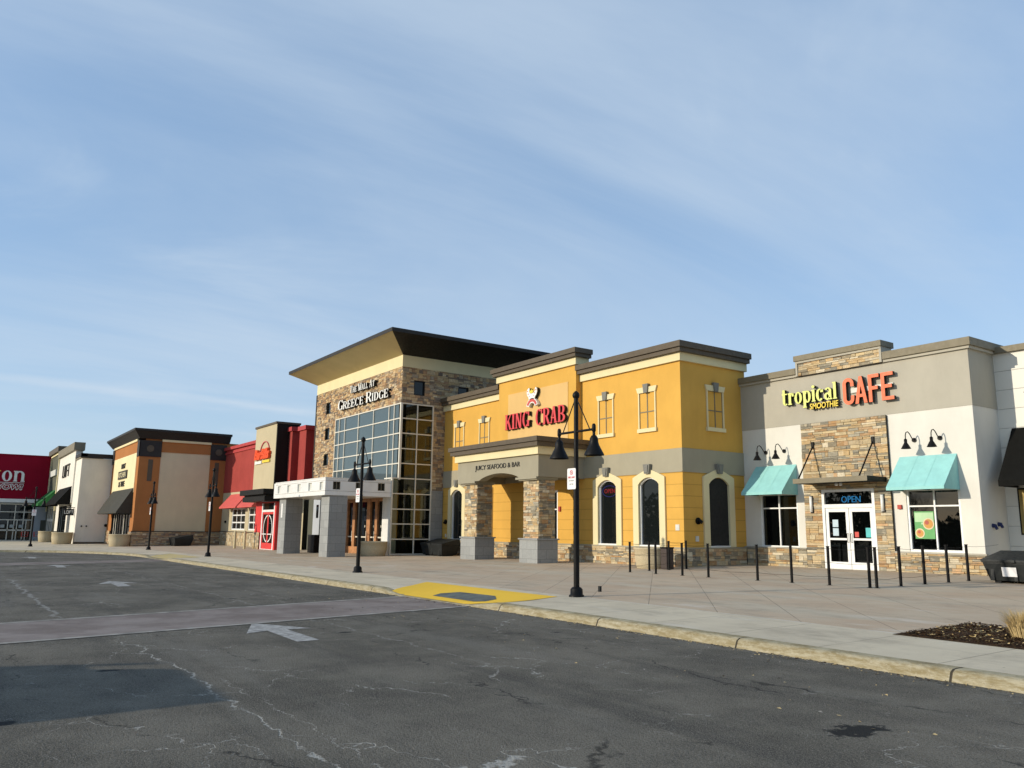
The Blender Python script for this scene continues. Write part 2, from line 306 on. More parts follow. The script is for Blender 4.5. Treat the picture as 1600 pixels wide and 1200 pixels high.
    t.bump(t.mth('SUBTRACT', t.mth('MULTIPLY', fine, .4), j), .45, .008); t.col(base)
walk()
def kerb():
    t = NT('kerb_concrete', .9, .2); g = t.geo(); X, Y_, Z = t.sep(g)
    f = t.rg(t.noise(t.map(g, (1, 1, 5)), 3.0, 7, .8), .38, .64); b = t.mix(f, (.27, .215, .11), (.44, .385, .26))
    b = t.mix(t.rg(t.noise(g, 14, 4, .7), .55, .75, 0, .5), b, (.56, .50, .38)); b = t.mix(t.rg(t.noise(t.map(g, (.8, 1, 4), loc=(3, 3, 3)), 2.2, 5, .7), .6, .75, 0, .65), b, (.16, .125, .07))
    fr = t.mth('FRACT', t.mth('DIVIDE', t.mth('ADD', X, 4.88), 2.97)); d = t.mth('MULTIPLY', t.mth('MINIMUM', fr, t.mth('SUBTRACT', 1.0, fr)), 2.97)
    jt = t.rg(d, .008, .018, 1, 0); b = t.mix(jt, b, (.06, .05, .035))
    t.bump(t.mth('SUBTRACT', t.noise(g, 22, 5, .7), t.mth('MULTIPLY', jt, 2.0)), .7, .02); t.col(b)
kerb()
def brickwalk():
    t = NT('crosswalk_brick', .9, .2); g = t.geo()
    b = t.mix(t.rg(t.noise(g, .9, 5, .65), .35, .65), (.175, .138, .118), (.265, .222, .195)); b = t.mix(t.rg(t.noise(t.map(g, (1.5, .35, 1)), 1.0, 5, .7), .55, .78, 0, .7), b, (.30, .265, .235))
    X, Y_, Z = t.sep(g); U = t.mth('ADD', X, t.mth('MULTIPLY', Y_, -.9)); f = t.mth('FRACT', t.mth('DIVIDE', U, 2.2)); d = t.mth('MINIMUM', f, t.mth('SUBTRACT', 1.0, f))
    b = t.mix(t.rg(d, .003, .008, .7, 0), b, (.06, .045, .04)); b = t.mix(t.rg(t.noise(g, 60, 3, .7), .55, .75, 0, .5), b, (.34, .30, .27))
    t.bump(t.noise(g, 40, 4, .7), .5, .01); t.col(b)
brickwalk()
def paint(name, c, under, lo=.42, hi=.62, k=.55):
    t = NT(name, .8, .25); g = t.geo(); w = t.rg(t.noise(g, 7, 6, .75), lo, hi, 0, k); b = t.mix(w, c, under); b = t.mix(t.rg(t.noise(g, 60, 3), .55, .8, 0, .3), b, under); t.bump(t.noise(g, 50, 4), .3, .006); t.col(b)
paint('paint_white', (.46, .44, .40), (.17, .16, .145), .38, .60, .7); paint('paint_yellow', (.86, .53, .045), (.62, .42, .10), .55, .75, .4); paint('paint_yellow_worn', (.58, .43, .13), (.42, .38, .28), .40, .6, .75)
plain('border_concrete', (.30, .275, .235), .9, var=.35); plain('dark_slab', (.11, .125, .115), .8, var=.3, bump=.3)
plain('thicket_green', (.030, .036, .018), .95, .05, var=.4); plain('dry_ground', (.16, .14, .08), .95, var=.2); 
def mulch():
    t = NT('mulch', .95, .1); g = t.geo(); v = t.vor(t.map(g, (1, 2.2, 1), 35), 24, 'F1', out=1)
    s_ = t.mth('ADD', t.noise(g, 30, 4, .7), 0); c = t.ramp(s_, [(.30, (.012, .008, .006)), (.48, (.045, .025, .015)), (.60, (.11, .065, .03)), (.74, (.30, .20, .09))]); t.bump(s_, 1.0, .04); t.col(c)
mulch()
def straw():
    t = NT('dry_grass', .7, .3); g = t.geo(); c = t.mix(t.noise(g, 30, 3), (.40, .27, .10), (.66, .52, .27)); t.col(c)
straw()
def bark():
    t = NT('bare_bark', .9, .2); g = t.geo(); t.col(t.mix(t.noise(g, 6, 4), (.045, .038, .026), (.14, .12, .08)))
bark()

# ------------------------------------------------------------------ mesh building
def FY(y): return lambda u, v, d: (u, y+d, v)       # wall facing -Y: d goes into the wall
def FX(x): return lambda u, v, d: (x-d, u, v)       # wall facing +X
class MB:
    def __init__(s): s.v = []; s.f = []; s.mi = []; s.sm = []; s.tn = []
    def add(s, vs, fs, m=0, smooth=False, tone=None):
        if tone is not None:
            s.tn.extend([0.0]*(len(s.f)-len(s.tn))); s.tn.extend([tone]*len(fs))
        k = len(s.v); s.v += [tuple(map(float, p)) for p in vs]
        for f in fs: s.f.append([k+i for i in f]); s.mi.append(m); s.sm.append(smooth)
        return s
    def box(s, x0, x1, y0, y1, z0, z1, m=0):
        v = [(x, y, z) for z in (z0, z1) for y in (y0, y1) for x in (x0, x1)]
        return s.add(v, [(0, 2, 3, 1), (4, 5, 7, 6), (0, 1, 5, 4), (1, 3, 7, 5), (3, 2, 6, 7), (2, 0, 4, 6)], m)
    def fbox(s, fr, u0, u1, v0, v1, d0, d1, m=0):
        v = [fr(u, w, d) for w in (v0, v1) for d in (d0, d1) for u in (u0, u1)]
        return s.add(v, [(0, 2, 3, 1), (4, 5, 7, 6), (0, 1, 5, 4), (1, 3, 7, 5), (3, 2, 6, 7), (2, 0, 4, 6)], m)
    def prism(s, fr, poly, d0, d1, m=0):
        n = len(poly); v = [fr(a, b, d0) for a, b in poly] + [fr(a, b, d1) for a, b in poly]
        f = [list(range(n)), list(range(2*n-1, n-1, -1))] + [(i, i+n, (i+1) % n+n, (i+1) % n) for i in range(n)]
        return s.add(v, f, m)
    def strip(s, fr, A, B, d0, d1, m=0):               # two polylines of equal length, extruded
        for i in range(len(A)-1): s.prism(fr, [A[i], A[i+1], B[i+1], B[i]], d0, d1, m)
        return s
    def panel(s, fr, u0, u1, v0, v1, holes=(), t=0.3, m=0, edges=True):
        us = sorted({u0, u1, *[h[0] for h in holes], *[h[1] for h in holes]}); vs = sorted({v0, v1, *[h[2] for h in holes], *[h[3] for h in holes]})
        us = [u for u in us if u0 <= u <= u1]; vs = [v for v in vs if v0 <= v <= v1]
        for a, b in zip(us, us[1:]):
            for c, e in zip(vs, vs[1:]):
                mu, mv = (a+b)/2, (c+e)/2
                if any(h[0] < mu < h[1] and h[2] < mv < h[3] for h in holes): continue
                s.add([fr(a, c, 0), fr(b, c, 0), fr(b, e, 0), fr(a, e, 0)], [(0, 1, 2, 3)], m)
        for a, b, c, e in list(holes) + ([(u0, u1, v0, v1)] if edges else []):
            i_ = .0015 if (a, b, c, e) == (u0, u1, v0, v1) else 0.0; a, b, c, e = a+i_, b-i_, c+i_, e-i_
            for (p, q) in (((a, c), (b, c)), ((b, c), (b, e)), ((b, e), (a, e)), ((a, e), (a, c))):
                s.add([fr(*p, 0), fr(*q, 0), fr(*q, t), fr(*p, t)], [(0, 1, 2, 3)], m)
        return s
    def stones(s, fr, u0, u1, v0, v1, holes=(), row=(.06, .09, .12, .17), wid=(.14, .52), dep=.030, m=1, seed=0, gap=.006):
        rs_ = random.Random(seed+int(u0*31+v1*17)); bps = sorted({v0, v1, *[h[2] for h in holes if v0 < h[2] < v1], *[h[3] for h in holes if v0 < h[3] < v1]})
        def one(a, b, c, e):
            d = -(.004+dep*rs_.random()**1.3); g = gap*.5; q = rs_.uniform(0, .006)
            A = [fr(a+g, c+g, 0), fr(b-g, c+g, 0), fr(b-g, e-g, 0), fr(a+g, e-g, 0), fr(a+g+q, c+g+q*.6, d), fr(b-g-q, c+g+rs_.uniform(0, .006), d-rs_.uniform(-.004, .004)), fr(b-g-rs_.uniform(0, .006), e-g-q, d), fr(a+g+q, e-g-rs_.uniform(0, .006), d-rs_.uniform(-.004, .004))]
            s.add(A, [(4, 5, 6, 7), (0, 1, 5, 4), (1, 2, 6, 5), (2, 3, 7, 6), (3, 0, 4, 7)], m, False, rs_.random())
        for c0, c1 in zip(bps, bps[1:]):
            v = c0
            while v < c1-.02:
                h = rs_.choice(row); h = c1-v if c1-v-h < .05 else h
                iv = [(u0, u1)]
                for H in holes:
                    if H[2] < v+h/2 < H[3]: iv = [q for a, b in iv for q in ((a, min(b, H[0])), (max(a, H[1]), b)) if q[1]-q[0] > .03]
                for a, b in iv:
                    u = a
                    while u < b-.01:
                        w = rs_.uniform(*wid)*(1.25 if h < .1 else .8); w = b-u if b-u-w < .10 else w
                        if h > .11 and rs_.random() < .35: k_ = rs_.uniform(.35, .65); one(u, u+w, v, v+h*k_); one(u, u+w, v+h*k_, v+h)
                        else: one(u, u+w, v, v+h)
                        u += w
                v += h
        return s
    def tube(s, pts, r, n=8, m=0, cap=True):
        pts = [Vector(p) for p in pts]; rs = r if isinstance(r, (list, tuple)) else [r]*len(pts); k0 = len(s.v); vs = []
        prev = None
        for i, p in enumerate(pts):
            t = (pts[min(i+1, len(pts)-1)]-pts[max(i-1, 0)]).normalized()
            a = Vector((0, 0, 1)) if abs(t.z) < .9 else Vector((1, 0, 0))
            if prev is None: e1 = t.cross(a).normalized()
            else: e1 = (prev - t*prev.dot(t)).normalized()
            prev = e1; e2 = t.cross(e1)
            for j in range(n):
                th = 2*math.pi*j/n; vs.append(p+(e1*math.cos(th)+e2*math.sin(th))*rs[i])
        fs = [(i*n+j, i*n+(j+1) % n, (i+1)*n+(j+1) % n, (i+1)*n+j) for i in range(len(pts)-1) for j in range(n)]
        s.add(vs, fs, m, True)
        if cap: s.add(vs[:n], [list(range(n))[::-1]], m); s.add(vs[-n:], [list(range(n))], m)
        return s
    def lathe(s, c, prof, n=24, m=0, smooth=True, close=False):  # prof: (r, z)
        vs = [(c[0]+r*math.cos(2*math.pi*j/n), c[1]+r*math.sin(2*math.pi*j/n), c[2]+z) for r, z in prof for j in range(n)]
        k = len(prof); fs = [(i*n+j, i*n+(j+1) % n, (i+1)*n+(j+1) % n, (i+1)*n+j) for i in range(k-1) for j in range(n)]
        return s.add(vs, fs, m, smooth)
    def build(s, name, mats, parent=None, bevel=0.0):
        if not isinstance(mats, (list, tuple)): mats = [mats]
        w = WLOC.get(parent.name, Vector((0, 0, 0))) if parent else Vector((0, 0, 0))
        me = bpy.data.meshes.new(name); me.from_pydata([(x-w.x, y-w.y, z-w.z) for x, y, z in s.v], [], s.f)
        uvl = me.uv_layers.new(name='UVMap')
        for p in me.polygons:
            nx, ny, nz = abs(p.normal.x), abs(p.normal.y), abs(p.normal.z)
            for li in p.loop_indices:
                x, y, z = s.v[me.loops[li].vertex_index]
                uvl.data[li].uv = (x, y) if nz > .75 else ((y+.37, z) if nx > ny else (x, z))
        if s.tn:
            s.tn.extend([0.0]*(len(s.f)-len(s.tn))); at = me.attributes.new('tone', 'FLOAT', 'FACE'); at.data.foreach_set('value', s.tn)
        for m in mats: me.materials.append(M[m] if isinstance(m, str) else m)
        for p, mi, sm in zip(me.polygons, s.mi, s.sm): p.material_index = mi; p.use_smooth = sm
        o = bpy.data.objects.new(name, me); COL.objects.link(o)
        if parent: o.parent = parent
        WLOC[o.name] = w.copy()
        if bevel: b = o.modifiers.new('bevel', 'BEVEL'); b.width = bevel; b.segments = 2; b.limit_method = 'ANGLE'; b.angle_limit = R(40)
        return o
WLOC = {}
def tag(o, label=None, cat=None, group=None, kind=None):
    if label: o['label'] = label
    if cat: o['category'] = cat
    if group: o['group'] = group
    if kind: o['kind'] = kind
    return o
def thing(name, loc, label, cat, group=None):
    o = bpy.data.objects.new(name, None); o.empty_display_size = .3; COL.objects.link(o); o.location = loc
    WLOC[o.name] = Vector(loc); return tag(o, label, cat, group)
def kids(o): return [c for c in bpy.data.objects if c.parent == o]
def copy_tree(o, parent=None):
    c = o.copy(); COL.objects.link(c); c.parent = parent; WLOC[c.name] = WLOC.get(o.name, Vector()).copy()
    for ch in kids(o): copy_tree(ch, c)
    return c

KX = .0045
def zx(x): return KX*min(0.0, max(x, -125)+12)
def walkz0(x, y): return zx(x)+.13+.015*max(0.0, y-9.45)
RAMPS = ((-16.7, 1.5, 2.6, 9.3, 11.1), (-46.3, 1.6, 3.0, 9.3, 10.9))
def walkz(x, y):
    z = walkz0(x, y)
    for c, a, b, y0, y1 in RAMPS:
        d = abs(x-c); sx_ = 1 if d < a else max(0, (b-d)/(b-a)); ty = max(0, min(1, (y1-y)/(y1-y0)))
        z -= (.122+(.0 if y < y1 else 0))*sx_*ty
    return z

# ------------------------------------------------------------------ text and letters
def text_mesh(mb, txt, fr, u0, u1, v0, v1, d0, d1, m=0, bold=0.0, shear=0.0):
    cu = bpy.data.curves.new('txt', 'FONT'); cu.body = txt; cu.extrude = 0.5; cu.offset = bold; cu.shear = shear; cu.resolution_u = 3
    ob = bpy.data.objects.new('txt', cu); COL.objects.link(ob); dg = bpy.context.evaluated_depsgraph_get(); dg.update()
    me = bpy.data.meshes.new_from_object(ob.evaluated_get(dg)); xs = [v.co.x for v in me.vertices]; ys = [v.co.y for v in me.vertices]; zs = [v.co.z for v in me.vertices]
    ax, bx, ay, by, az, bz = min(xs), max(xs), min(ys), max(ys), min(zs), max(zs)
    vs = [fr(u0+(v.co.x-ax)/(bx-ax)*(u1-u0), v0+(v.co.y-ay)/(by-ay)*(v1-v0), d0+(bz-v.co.z)/(bz-az)*(d1-d0)) for v in me.vertices]
    mb.add(vs, [list(p.vertices) for p in me.polygons], m)
    bpy.data.objects.remove(ob); bpy.data.curves.remove(cu); bpy.data.meshes.remove(me); return mb
def letters2(parent, txt, fr, u0, u1, v0, v1, d0, d1, mat, ret='letter_black', **k):
    letters(MB_ := MB(), txt, fr, u0, u1, v0, v1, d0, d0+.018, **k); MB_.build('word', mat, parent)
    letters(MB_ := MB(), txt, fr, u0, u1, v0, v1, d0+.019, d1, **k); MB_.build('letter_return', ret, parent)
# slab / didone style letters made of rectangles, diagonals and swelling arcs. T thick stroke, t thin stroke, h serif length
def glyph(ch, T, t, h, W=.62):
    P = []
    def rect(a, b, c, d): P.append([(a, c), (b, c), (b, d), (a, d)])
    def diag(x0, y0, x1, y1, w): P.append([(x0-w/2, y0), (x0+w/2, y0), (x1+w/2, y1), (x1-w/2, y1)])
    def stem(x, y0, y1, w, lo=True, hi=True, lw=1, rw=1):
        rect(x-w/2, x+w/2, y0, y1)
        if lo: rect(x-w/2-h*lw, x+w/2+h*rw, y0, y0+t*.9)
        if hi: rect(x-w/2-h*lw, x+w/2+h*rw, y1-t*.9, y1)
    def arc(cx, cy, rx, ry, a0, a1, T_=T, t_=t, n=14):
        pr = None
        for i in range(n+1):
            a = R(a0+(a1-a0)*i/n); c, s = math.cos(a), math.sin(a)
            o = (cx+rx*c, cy+ry*s); q = (cx+max(.01, rx-T_)*c, cy+max(.01, ry-t_)*s)
            if pr: P.append([pr[0], o, q, pr[1]])
            pr = (o, q)
    if ch == 'K': stem(h+T/2, 0, 1, T); diag(h+T, .42, W-.06, 1, t*1.3); rect(W-.06-h, W-.06+h, 1-t*.9, 1); diag(W-T*.5, 0, h+T+.08, .60, T); rect(W-T-h*.5, W+h, 0, t*.9)
    elif ch == 'I': W = T+2*h; stem(h+T/2, 0, 1, T)
    elif ch == 'N': stem(h+t*.7, 0, 1, t*1.4); stem(W-h-t*.7, 0, 1, t*1.4, lo=False); diag(W-h-T*.55, 0, h+T*.45, 1, T)
    elif ch == 'M': W *= 1.25; stem(h+t*.7, 0, 1, t*1.4); stem(W-h-T/2, 0, 1, T); diag(W/2, 0, h+T*.5, 1, T*.9); diag(W/2, 0, W-h-T*.6, 1, t*1.2)
    elif ch in 'CG':
        arc(W/2, .5, W/2, .51, 48, 312); rect(W-t*1.3, W, .70, .98)
        if ch == 'G': rect(W-T, W, .04, .42); rect(W-T-h, W+h, .42-t*.9, .42)
    elif ch in 'RB':
        stem(h+T/2, 0, 1, T, rw=0); r = .27
        arc(W*.52, 1-r, W*.44, r, -90, 90); rect(h+T, W*.54, 1-t, 1); rect(h+T, W*.54, 1-2*r, 1-2*r+t)
        if ch == 'R': diag(W-T*.4, 0, W*.55, .48, T); rect(W-T, W+h, 0, t*.9)
        else: arc(W*.54, .245, W*.48, .245, -90, 90); rect(h+T, W*.56, 0, t)
    elif ch == 'A': diag(h+t*.6, 0, W/2-.02, 1, t*1.3); diag(W-h-T/2, 0, W/2, 1, T); rect(W*.25, W*.72, .28, .28+t); rect(0, 2*h+t, 0, t*.9); rect(W-T-2*h, W, 0, t*.9)
    elif ch == 'E': W *= .88; stem(h+T/2, 0, 1, T, rw=0); rect(h, W, 1-t, 1); rect(h, W, 0, t); rect(h, W*.8, .5-t/2, .5+t/2); rect(W-t, W, .74, 1); rect(W-t, W, 0, .26); rect(W*.8-t, W*.8, .38, .62)
    elif ch == 'D': stem(h+T/2, 0, 1, T, rw=0); arc(W*.42, .5, W*.58, .5, -90, 90); rect(h, W*.44, 1-t, 1); rect(h, W*.44, 0, t)
    elif ch == 'T': stem(W/2, 0, 1, T, hi=False); rect(0, W, 1-t, 1); rect(0, t, .76, 1); rect(W-t, W, .76, 1)
    elif ch == 'H': stem(h+T/2, 0, 1, T); stem(W-h-T/2, 0, 1, T); rect(h+T, W-h-T, .48, .48+t)
    elif ch == 'L': W *= .85; stem(h+T/2, 0, 1, T); rect(h, W, 0, t); rect(W-t, W, 0, .26)
    elif ch == 'O': arc(W/2, .5, W/2, .51, 0, 360)
    elif ch == 'o': W *= .85; arc(W/2, .36, W/2, .37, 0, 360)
    elif ch == 'c': W *= .78; arc(W/2, .36, W/2, .37, 50, 318); P.append([(W-T*1.1, .50), (W, .50), (W, .66), (W-T*1.1, .66)])
    elif ch == 'r': W *= .66; stem(h+T/2, 0, .72, T); arc(W*.72, .50, W*.42, .22, 60, 160, T*.6, t); rect(W-T*.8, W, .50, .68)
    elif ch == 'i': W = T+2*h; stem(h+T/2, 0, .72, T, rw=0); rect(h+T, T+2*h, 0, t*.9); arc(h+T/2, .90, T*.62, .09, 0, 360, T*.6, .085, 8)
    elif ch == 'l': W = T+2*h; stem(h+T/2, 0, 1.0, T, rw=0); rect(h+T, T+2*h, 0, t*.9)
    elif ch == 't': W *= .62; rect(h+.01, h+.01+T, .10, .96); rect(0, W, .72-t, .72); arc(W*.62, .17, W*.44, .18, 190, 330, T*.7, t)
    elif ch == 'p': W *= .9; stem(h+T/2, -.30, .72, T, hi=False); rect(0, h, .72-t, .72); arc(W*.56, .36, W*.44, .37, -150, 150)
    elif ch == 'n': W *= 1.0; stem(h+T/2, 0, .72, T, rw=.6); stem(W-h-T/2, 0, .48, T, hi=False, lw=.6); arc(W*.52, .47, W*.48-h, .255, 0, 150, T, t*1.3)
    elif ch == 'a': W *= .84; rect(W-h-T, W-h, 0, .50); arc(W*.50, .50, W*.5-h*.8, .23, 0, 150, T*.9, t); arc(W*.42, .21, W*.40, .22, 20, 340, T*.85, t*1.2); rect(W-h, W, 0, t)
    return P, W
def letters(mb, txt, fr, u0, u1, v0, v1, d0, d1, T=.17, t=.07, h=.05, gap=.06, space=.35, small=None, m=0):
    out = []; x = 0
    for i, ch in enumerate(txt):
        if ch == ' ': x += space; continue
        P, W = glyph(ch, T, t, h); k = 1.0
        if small and i not in small: k = .78
        out.append([[(x+a*k, b*k) for a, b in q] for q in P]); x += W*k+gap
    x -= gap; lo = 0.0; e = 0
    for L in out:
        for q in L:
            e += 1; jj = (e % 7)*.0011*(1 if d1 > d0 else -1)
            mb.prism(fr, [(u0+a/x*(u1-u0), v0+b*(v1-v0)) for a, b in q], d0+jj, d1, m)
    return mb

# ------------------------------------------------------------------ reusable building pieces
def window(parent, fr, u0, u1, v0, v1, cols=(), rows=(), fw=.07, fmat='white_metal', gmat='dark_glass', rec=.08, bar=.05, name='window'):
    mb = MB()
    for a, b, c, e in ((u0, u1, v0, v0+fw), (u0, u1, v1-fw, v1), (u0, u0+fw, v0+fw, v1-fw), (u1-fw, u1, v0+fw, v1-fw)): mb.fbox(fr, a, b, c, e, rec-.05, rec+.05)
    for c in cols: mb.fbox(fr, c-bar/2, c+bar/2, v0+fw, v1-fw, rec-.035, rec+.045)
    for r_ in rows: mb.fbox(fr, u0+fw, u1-fw, r_-bar/2, r_+bar/2, rec-.037, rec+.043)
    w = mb.build(name, fmat, parent)
    g = MB().fbox(fr, u0+fw*.5, u1-fw*.5, v0+fw*.5, v1-fw*.5, rec+.012, rec+.022); g.build('pane', gmat, w); return w
def shell(x0, x1, y0, y1, z0, z1, parent, mat='interior_dark', name='rear_walls'):
    v = [(x0, y0, z0), (x1, y0, z0), (x1, y1, z0), (x0, y1, z0), (x0, y0, z1), (x1, y0, z1), (x1, y1, z1), (x0, y1, z1)]
    return MB().add(v, [(4, 5, 6, 7), (1, 2, 6, 5), (2, 3, 7, 6), (3, 0, 4, 7)]).build(name, mat, parent)
def awning(parent, fr, u0, u1, vb, vt, out, mat, val=.10, fr_in=0.0, name='awning'):
    mb = MB(); t = .02
    A = [fr(u0, vt, 0), fr(u1, vt, 0), fr(u1, vb, -out), fr(u0, vb, -out)]
    NU, NV = 12, 6; vs = []
    for j in range(NV+1):
        for i in range(NU+1):
            a, b = i/NU, j/NV; bay = abs(math.sin(math.pi*a*3)); sag = .022*bay*math.sin(math.pi*b)
            vs.append(fr(u0+(u1-u0)*a, vt+(vb-vt)*b-sag, -out*b+sag))
    mb.add(vs, [(j*(NU+1)+i, j*(NU+1)+i+1, (j+1)*(NU+1)+i+1, (j+1)*(NU+1)+i) for j in range(NV) for i in range(NU)], 0, True)
    for q in (1/3, 2/3):
        u = u0+(u1-u0)*q; mb.add([fr(u-.006, vt+.004, -.004), fr(u+.006, vt+.004, -.004), fr(u+.006, vb+.004, -out-.004), fr(u-.006, vb+.004, -out-.004)], [(0, 1, 2, 3)])
    mb.add([fr(u0, vt-.03, 0), fr(u1, vt-.03, 0), fr(u1, vb-.03, -out+.03), fr(u0, vb-.03, -out+.03)], [(0, 1, 2, 3)])
    mb.fbox(fr, u0, u1, vb-val, vb, -out, -out+t)
    for u in (u0, u1):
        mb.add([fr(u, vt, 0), fr(u, vb, -out), fr(u, vb-val, -out), fr(u, vb-val, 0)], [(0, 1, 2, 3)])
        uu = u+t if u == u0 else u-t
        mb.add([fr(uu, vt-.03, 0), fr(uu, vb, -out+.03), fr(uu, vb-val, -out+.03), fr(uu, vb-val, 0)], [(0, 1, 2, 3)])
        mb.add([fr(u, vb-val, 0), fr(uu, vb-val, 0), fr(uu, vb-val, -out), fr(u, vb-val, -out)], [(0, 1, 2, 3)])
    o = mb.build(name, mat, parent); fm = MB()
    for u in (u0+.05, (u0+u1)/2, u1-.05): fm.tube([fr(u, vb-val+.03, -out+.04), fr(u, vb-val+.03, 0)], .015, 6)
    fm.build('frame', 'black_metal', o); return o

# ================================================================== SETTING
TRAIL.inputs[1].default_value = (-0.151, -0.017, -0.988)
def sheet(name, x0, x1, y0, y1, nx, ny, zf, mat, off=0.0):
    vs = [(x0+(x1-x0)*i/nx, y0+(y1-y0)*j/ny) for j in range(ny+1) for i in range(nx+1)]
    o = MB().add([(x, y, zf(x, y)+off) for x, y in vs], [(j*(nx+1)+i, j*(nx+1)+i+1, (j+1)*(nx+1)+i+1, (j+1)*(nx+1)+i) for j in range(ny) for i in range(nx)]).build(name, mat)
    return o
zr = lambda x, y: zx(x)
mb = MB(); XS = [-1500, -125, -100, -63, -40, -12, 20, 60, 1500]; YS = [-1500, -200, -60, 0, 60, 200, 1500]
mb.add([(x, y, zx(x)-.10) for y in YS for x in XS], [(j*9+i, j*9+i+1, (j+1)*9+i+1, (j+1)*9+i) for j in range(6) for i in range(8)])
tag(mb.build('ground', 'dry_ground'), kind='structure')
mb = MB(); XS = [-64, -50, -40, -12, 20, 60]; YS = [-70, -30, 0, 9.42]
mb.add([(x, y, zx(x)) for y in YS for x in XS], [(j*6+i, j*6+i+1, (j+1)*6+i+1, (j+1)*6+i) for j in range(3) for i in range(5)])
tag(mb.build('parking_lot', 'asphalt'), kind='structure')
# kerb path (front foot of the kerb) with inward normals
path = [(60, 9.28, 0, 1)]
xs = [x*.5 for x in range(80, -101, -1)] 
path = [(x, 9.28, 0.0, 1.0) for x in ([60, 50, 40, 30, 20, 12, 8] + [6-.5*k for k in range(0, 111)])]   # to x = -49
for k in range(1, 15):                      # bend round to run towards -Y
    a = R(90*k/14); path.append((-49-13*math.sin(a), 9.28-7*(1-math.cos(a)), -math.sin(a), math.cos(a)))
path += [(-62, y, -1, 0) for y in (0, -6, -15, -30, -60)]
prof = [(-.02, None), (0, 0), (.045, .75), (.10, .97), (.17, 1.0), (.30, 1.0)]
vs = []; 
for x, y, nx, ny in path:
    zt = walkz(x, y+.1) if ny > .5 else zx(x)+.13
    zb = zx(x)
    for o_, h in prof:
        vs.append((x+nx*o_, y+ny*o_, (zb-.05) if h is None else zb+max(.012, (zt-zb))*h+.002*(o_/.3)))
n = len(prof); mb = MB().add(vs, [(i*n+j, i*n+j+1, (i+1)*n+j+1, (i+1)*n+j) for i in range(len(path)-1) for j in range(n-1)])
for i in range(len(mb.sm)): mb.sm[i] = True
tag(mb.build('kerb', 'kerb_concrete'), kind='structure')
# sidewalk
def grid(xs, ys, name='sidewalk', mat='walk_concrete'):
    k = len(xs); m_ = MB().add([(x, y, walkz(x, y)) for y in ys for x in xs], [(j*k+i, j*k+i+1, (j+1)*k+i+1, (j+1)*k+i) for j in range(len(ys)-1) for i in range(k-1)]); return m_
xs = sorted({-49.0, -12.0, 60.0, *[round(-49+.25*i, 3) for i in range(0, 165)], *[-7.0+i*6.7 for i in range(0, 10)]})
ys = [9.55, 9.8, 10.1, 10.4, 10.7, 10.9, 11.1, 12, 15, 20, 26, 40, 70]
mb = grid(xs, ys)
inner = [(x+nx*.28, y+ny*.28) for x, y, nx, ny in path if x <= -49]
outer = []
for i, (x, y) in enumerate(inner):
    f = i/(len(inner)-1); a = R(90+90*f); outer.append((-49+min(1, f*2.2)*-110 if f < .5 else -159, 70 if f < .5 else 70-(f-.5)*2*140))
nI = len(inner); K = 6; vs = []
for (x, y), (X_, Y_) in zip(inner, outer):
    for j in range(K+1):
        f = (j/K)**1.6; px_, py_ = x+(X_-x)*f, y+(Y_-y)*f; vs.append((px_, py_, walkz0(px_, py_)))
mb.add(vs, [(i*(K+1)+j, i*(K+1)+j+1, (i+1)*(K+1)+j+1, (i+1)*(K+1)+j) for i in range(nI-1) for j in range(K)])
tag(mb.build('sidewalk', 'walk_concrete'), kind='structure')
# painted kerb ramps
def ramp_paint(poly_rows, mat):
    m_ = MB(); rows = []
    for (xa, xb, y) in poly_rows: rows.append([(xa+(xb-xa)*i/14, y) for i in range(15)])
    vs = [(x, y, walkz(x, y)+.006) for r_ in rows for x, y in r_]
    m_.add(vs, [(j*15+i, j*15+i+1, (j+1)*15+i+1, (j+1)*15+i) for j in range(len(rows)-1) for i in range(14)]); return m_
o = ramp_paint([(-18.75, -14.75, 9.40), (-18.95, -14.0, 9.62), (-19.15, -14.02, 9.9), (-19.4, -14.1, 10.3), (-19.8, -14.25, 10.7), (-20.1, -14.35, 11.0), (-20.3, -14.40, 11.25)], 'paint_yellow').build('ramp_paint', 'paint_yellow'); tag(o, kind='structure')
o = ramp_paint([(-48.4, -44.2, 9.55), (-48.9, -43.2, 9.9), (-49.3, -43.0, 10.3), (-49.9, -43.2, 10.7), (-50.2, -43.6, 10.95)], '').build('ramp_paint', 'paint_yellow_worn'); tag(o, kind='structure')
m_ = MB(); pts = [(-17.25, 9.72), (-17.45, 10.05), (-17.2, 10.45), (-15.75, 10.5), (-15.25, 10.2), (-15.15, 9.85), (-15.4, 9.70)]
m_.add([(x, y, walkz(x, y)+.012) for x, y in pts], [tuple(range(len(pts)))]); tag(m_.build('detectable_slab', 'dark_slab'), kind='structure')
# brick crosswalks with concrete borders
def quadsheet(A, B, C, D, mat, name, off, nu=1, nv=10):
    vs = []
    for j in range(nv+1):
        for i in range(nu+1):
            a, b = i/nu, j/nv; x = (A[0]*(1-a)+B[0]*a)*(1-b)+(D[0]*(1-a)+C[0]*a)*b; y = (A[1]*(1-a)+B[1]*a)*(1-b)+(D[1]*(1-a)+C[1]*a)*b
            vs.append((x, y, zx(x)+off))
    o = MB().add(vs, [(j*(nu+1)+i, j*(nu+1)+i+1, (j+1)*(nu+1)+i+1, (j+1)*(nu+1)+i) for j in range(nv) for i in range(nu)]).build(name, mat); return tag(o, kind='structure')
def xwalk(xn0, xn1, xf0, xf1):     # near edge x at y=-8 and y=9.3, far edge x likewise
    quadsheet((xf0, -8), (xn0, -8), (xn1, 9.3), (xf1, 9.3), 'crosswalk_brick', 'crosswalk', .004)
    for a, b, s_ in ((xn0, xn1, -1), (xf0, xf1, 1)):
        quadsheet((a, -8), (a+.16*s_, -8), (b+.16*s_, 9.29), (b, 9.29), 'border_concrete', 'crosswalk_border', .008)
